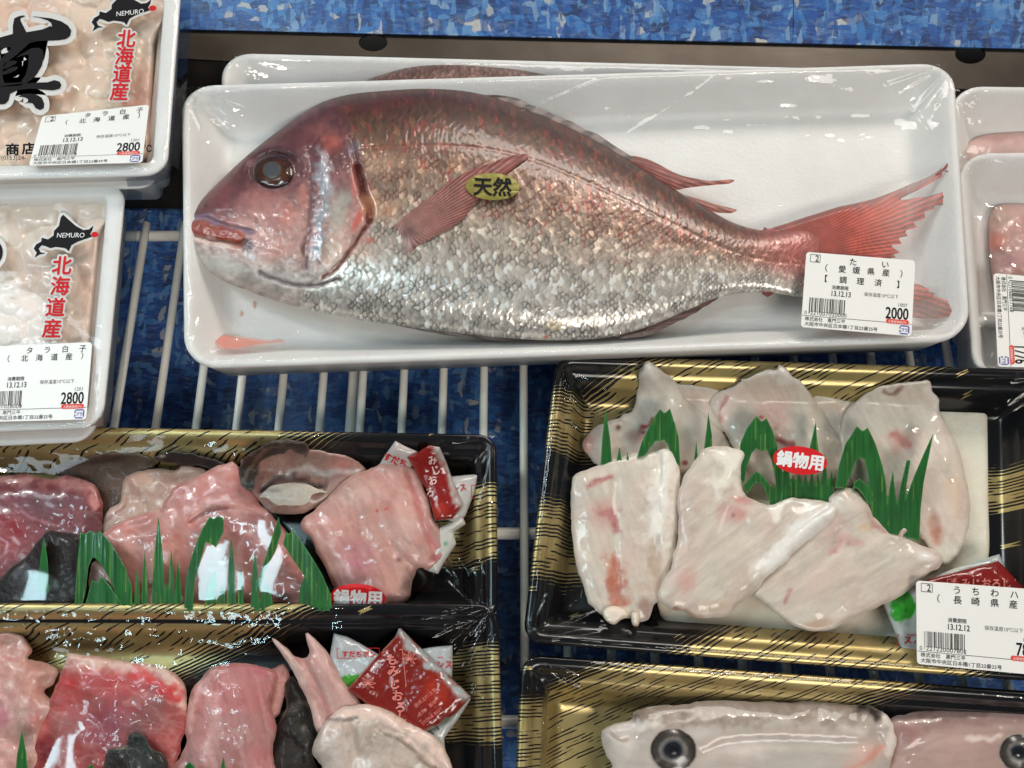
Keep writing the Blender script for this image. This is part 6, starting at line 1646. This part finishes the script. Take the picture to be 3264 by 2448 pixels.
lfh = [QC([(-200, 1040), (120, 1080), (260, 1200), (300, 1150), (780, 1240), (860, 1260), (1010, 1195), (1180, 1225), (1160, 1095), (1360, 1060), (1430, 1060), (1600, 1130), (1720, 1040), (1960, 1120), (2050, 1350), (1960, 1500), (1960, 1900), (-200, 1900)])]
wrap(t_lf, LFQ, 0.036, wlf, hlf, n=140, amp=0.0012, seed=42.0, corners=0.004, holes=lfh, win=None)
wrap(t_lf, LFQ, 0.0405, wlf, hlf, n=300, amp=0.00024, seed=43.0, corners=0, film=CALM, crinkle=0, octv=1, win=lambda U, V: inside(U, V, QC([(290, 1440), (350, 1460), (396, 1560), (390, 1740), (150, 1740), (220, 1580)])))

# ------------------------------------------------------------------ lower right, fish heads
H1 = QD([(368 + 20, 1512), (400, 1490), (440, 1470), (510, 1450), (530, 1416), (600, 1398), (760, 1380), (900, 1370), (1100, 1374), (1300, 1374), (1450, 1380), (1530, 1386), (1600, 1412), (1640, 1450), (1656, 1520), (1650, 1580), (1625, 1665), (1600, 1800), (480, 1800), (430, 1650), (396, 1570)])
h1 = fil('skinned_fish', H1, 0.022, 0.0145, 70,
    [stroke(QD([(540, 1425), (760, 1396), (1000, 1390), (1300, 1394), (1500, 1404)]), 50, (140, 122, 110), 0.75, 0.15), spot(*QD([(520, 1440)])[0], 44, 10, (96, 78, 68), 0.6, -12), spot(*QD([(470, 1560)])[0], 46, 70, (226, 216, 206), 0.85), stroke(QD([(440, 1500), (520, 1480), (640, 1460)]), 15, (226, 216, 208), 0.8), stroke(QD([(430, 1500), (450, 1530), (500, 1540)]), 6, (150, 130, 116), 0.6),
     stroke(QD([(1510, 1402), (1550, 1416), (1590, 1434)]), 17, (40, 28, 28), 1.0, 0.15), stroke(QD([(1610, 1440), (1640, 1500), (1635, 1580)]), 17, (234, 222, 212), 0.9), spot(*QD([(1520, 1600)])[0], 60, 44, (224, 182, 168), 0.7, -30), stroke(QD([(1600, 1560), (1540, 1620), (1440, 1670)]), 13, (214, 150, 132), 0.7), spot(*QD([(1000, 1570)])[0], 110, 40, (222, 208, 200), 0.7, 4), stroke(QD([(820, 1560), (1000, 1520), (1250, 1510), (1500, 1530)]), 14, (190, 166, 156), 0.5), spot(*QD([(820, 1510)])[0], 44, 22, (222, 214, 208), 0.6, -10), spot(*QD([(1480, 1500)])[0], 44, 16, (230, 216, 208), 0.6, 20)],
    'pale skinned fish head with a large dark round eye, white snout to the left', (192, 180, 170), 'fish heads', (4, 10, 7), bz=0.005, cat='fish head', var=6, cut=60, amp=0.0008, seed=33.0, sp=3.2,
    extra=plus(groove(QD([(830, 1600), (950, 1560), (1200, 1550), (1460, 1560), (1580, 1540)]), 15, 0.0016), groove(QD([(1600, 1440), (1570, 1500), (1600, 1560)]), 8, 0.0018), groove(QD([(440, 1500), (520, 1490)]), 7, 0.0012)))
H2 = QD([(1600, 1470), (1650, 1432), (1700, 1420), (1850, 1396), (2000, 1380), (2212, 1375), (2500, 1400), (2560, 1800), (1580, 1800), (1640, 1620), (1655, 1520)])
h2 = fil('skinned_fish', H2, 0.018, 0.013, 70, [stroke(QD([(1760, 1430), (1950, 1400), (2200, 1390)]), 22, (136, 108, 102), 0.7), spot(*QD([(1900, 1560)])[0], 100, 50, (200, 164, 156), 0.6), stroke(QD([(1970, 1525), (2050, 1535), (2110, 1520)]), 9, (224, 206, 198), 0.8), spot(*QD([(1720, 1500)])[0], 46, 40, (160, 110, 108), 0.6), stroke(QD([(1800, 1480), (1950, 1460), (2200, 1450)]), 14, (150, 112, 110), 0.5)],
    'pinkish grey fish head cut off by the lower right corner', (178, 148, 140), 'fish heads', (-4, 10, 7), bz=0.005, cat='fish head', var=6, cut=60, amp=0.0008, seed=34.0, sp=3.6, extra=groove(QD([(1700, 1600), (1850, 1530), (2000, 1510), (2200, 1500)]), 14, 0.0015))


def head_eye(par, c, r):
    t = np.linspace(0, 2 * math.pi, 44, False); sf = SURF[par.name]
    el = lambda k: [(c[0] + r * k * (1.0 + 0.03 * math.sin(3 * a + 1)) * math.cos(a), c[1] + r * k * (0.93 + 0.03 * math.sin(2 * a)) * math.sin(a)) for a in t]

    def ec(u, v, d):
        q = np.hypot(u - c[0], (v - c[1]) / 0.94) / r + (fbm(u * 0.06, v * 0.06, 9.0) - 0.5) * 0.12
        cc = np.stack([np.interp(q, [0.24, 0.34, 0.42, 0.52, 0.60, 0.68, 0.86, 0.96, 1.04], x) for x in ([22, 32, 80, 116, 104, 70, 60, 44, 184], [24, 36, 82, 112, 98, 66, 54, 40, 168], [28, 42, 82, 108, 92, 62, 48, 38, 156])], 1)
        return cc * (0.80 + 0.4 * fbm(u * 0.11, v * 0.11, 4.0))[:, None]
    relief('eye', el(1.05), 0.0, lambda u, v, d: sf(u, v) + 0.0003 + 0.0013 * sstep(0, r * 0.8, d), ec, EYE, par, sp=2.0, rnd=0)
    relief('pupil', el(0.30), 0.0, lambda u, v, d: sf(u, v) + 0.0019 + 0.0003 * sstep(0, r * 0.25, d), paint((18, 20, 26), [edge(5, (38, 42, 50), 0.8)], 5), EYE, par, sp=2.0, rnd=0)


head_eye(h1, QD([(697, 1582)])[0], 49)
head_eye(h2, QD([(2190, 1592)])[0], 42)
wrap(t_rb, RBQ, 0.030, wrb, hrb, n=110, amp=0.0010, seed=51.0, corners=0.004, holes=[[(p[0], p[1]) for p in H1], [(p[0], p[1]) for p in H2]])
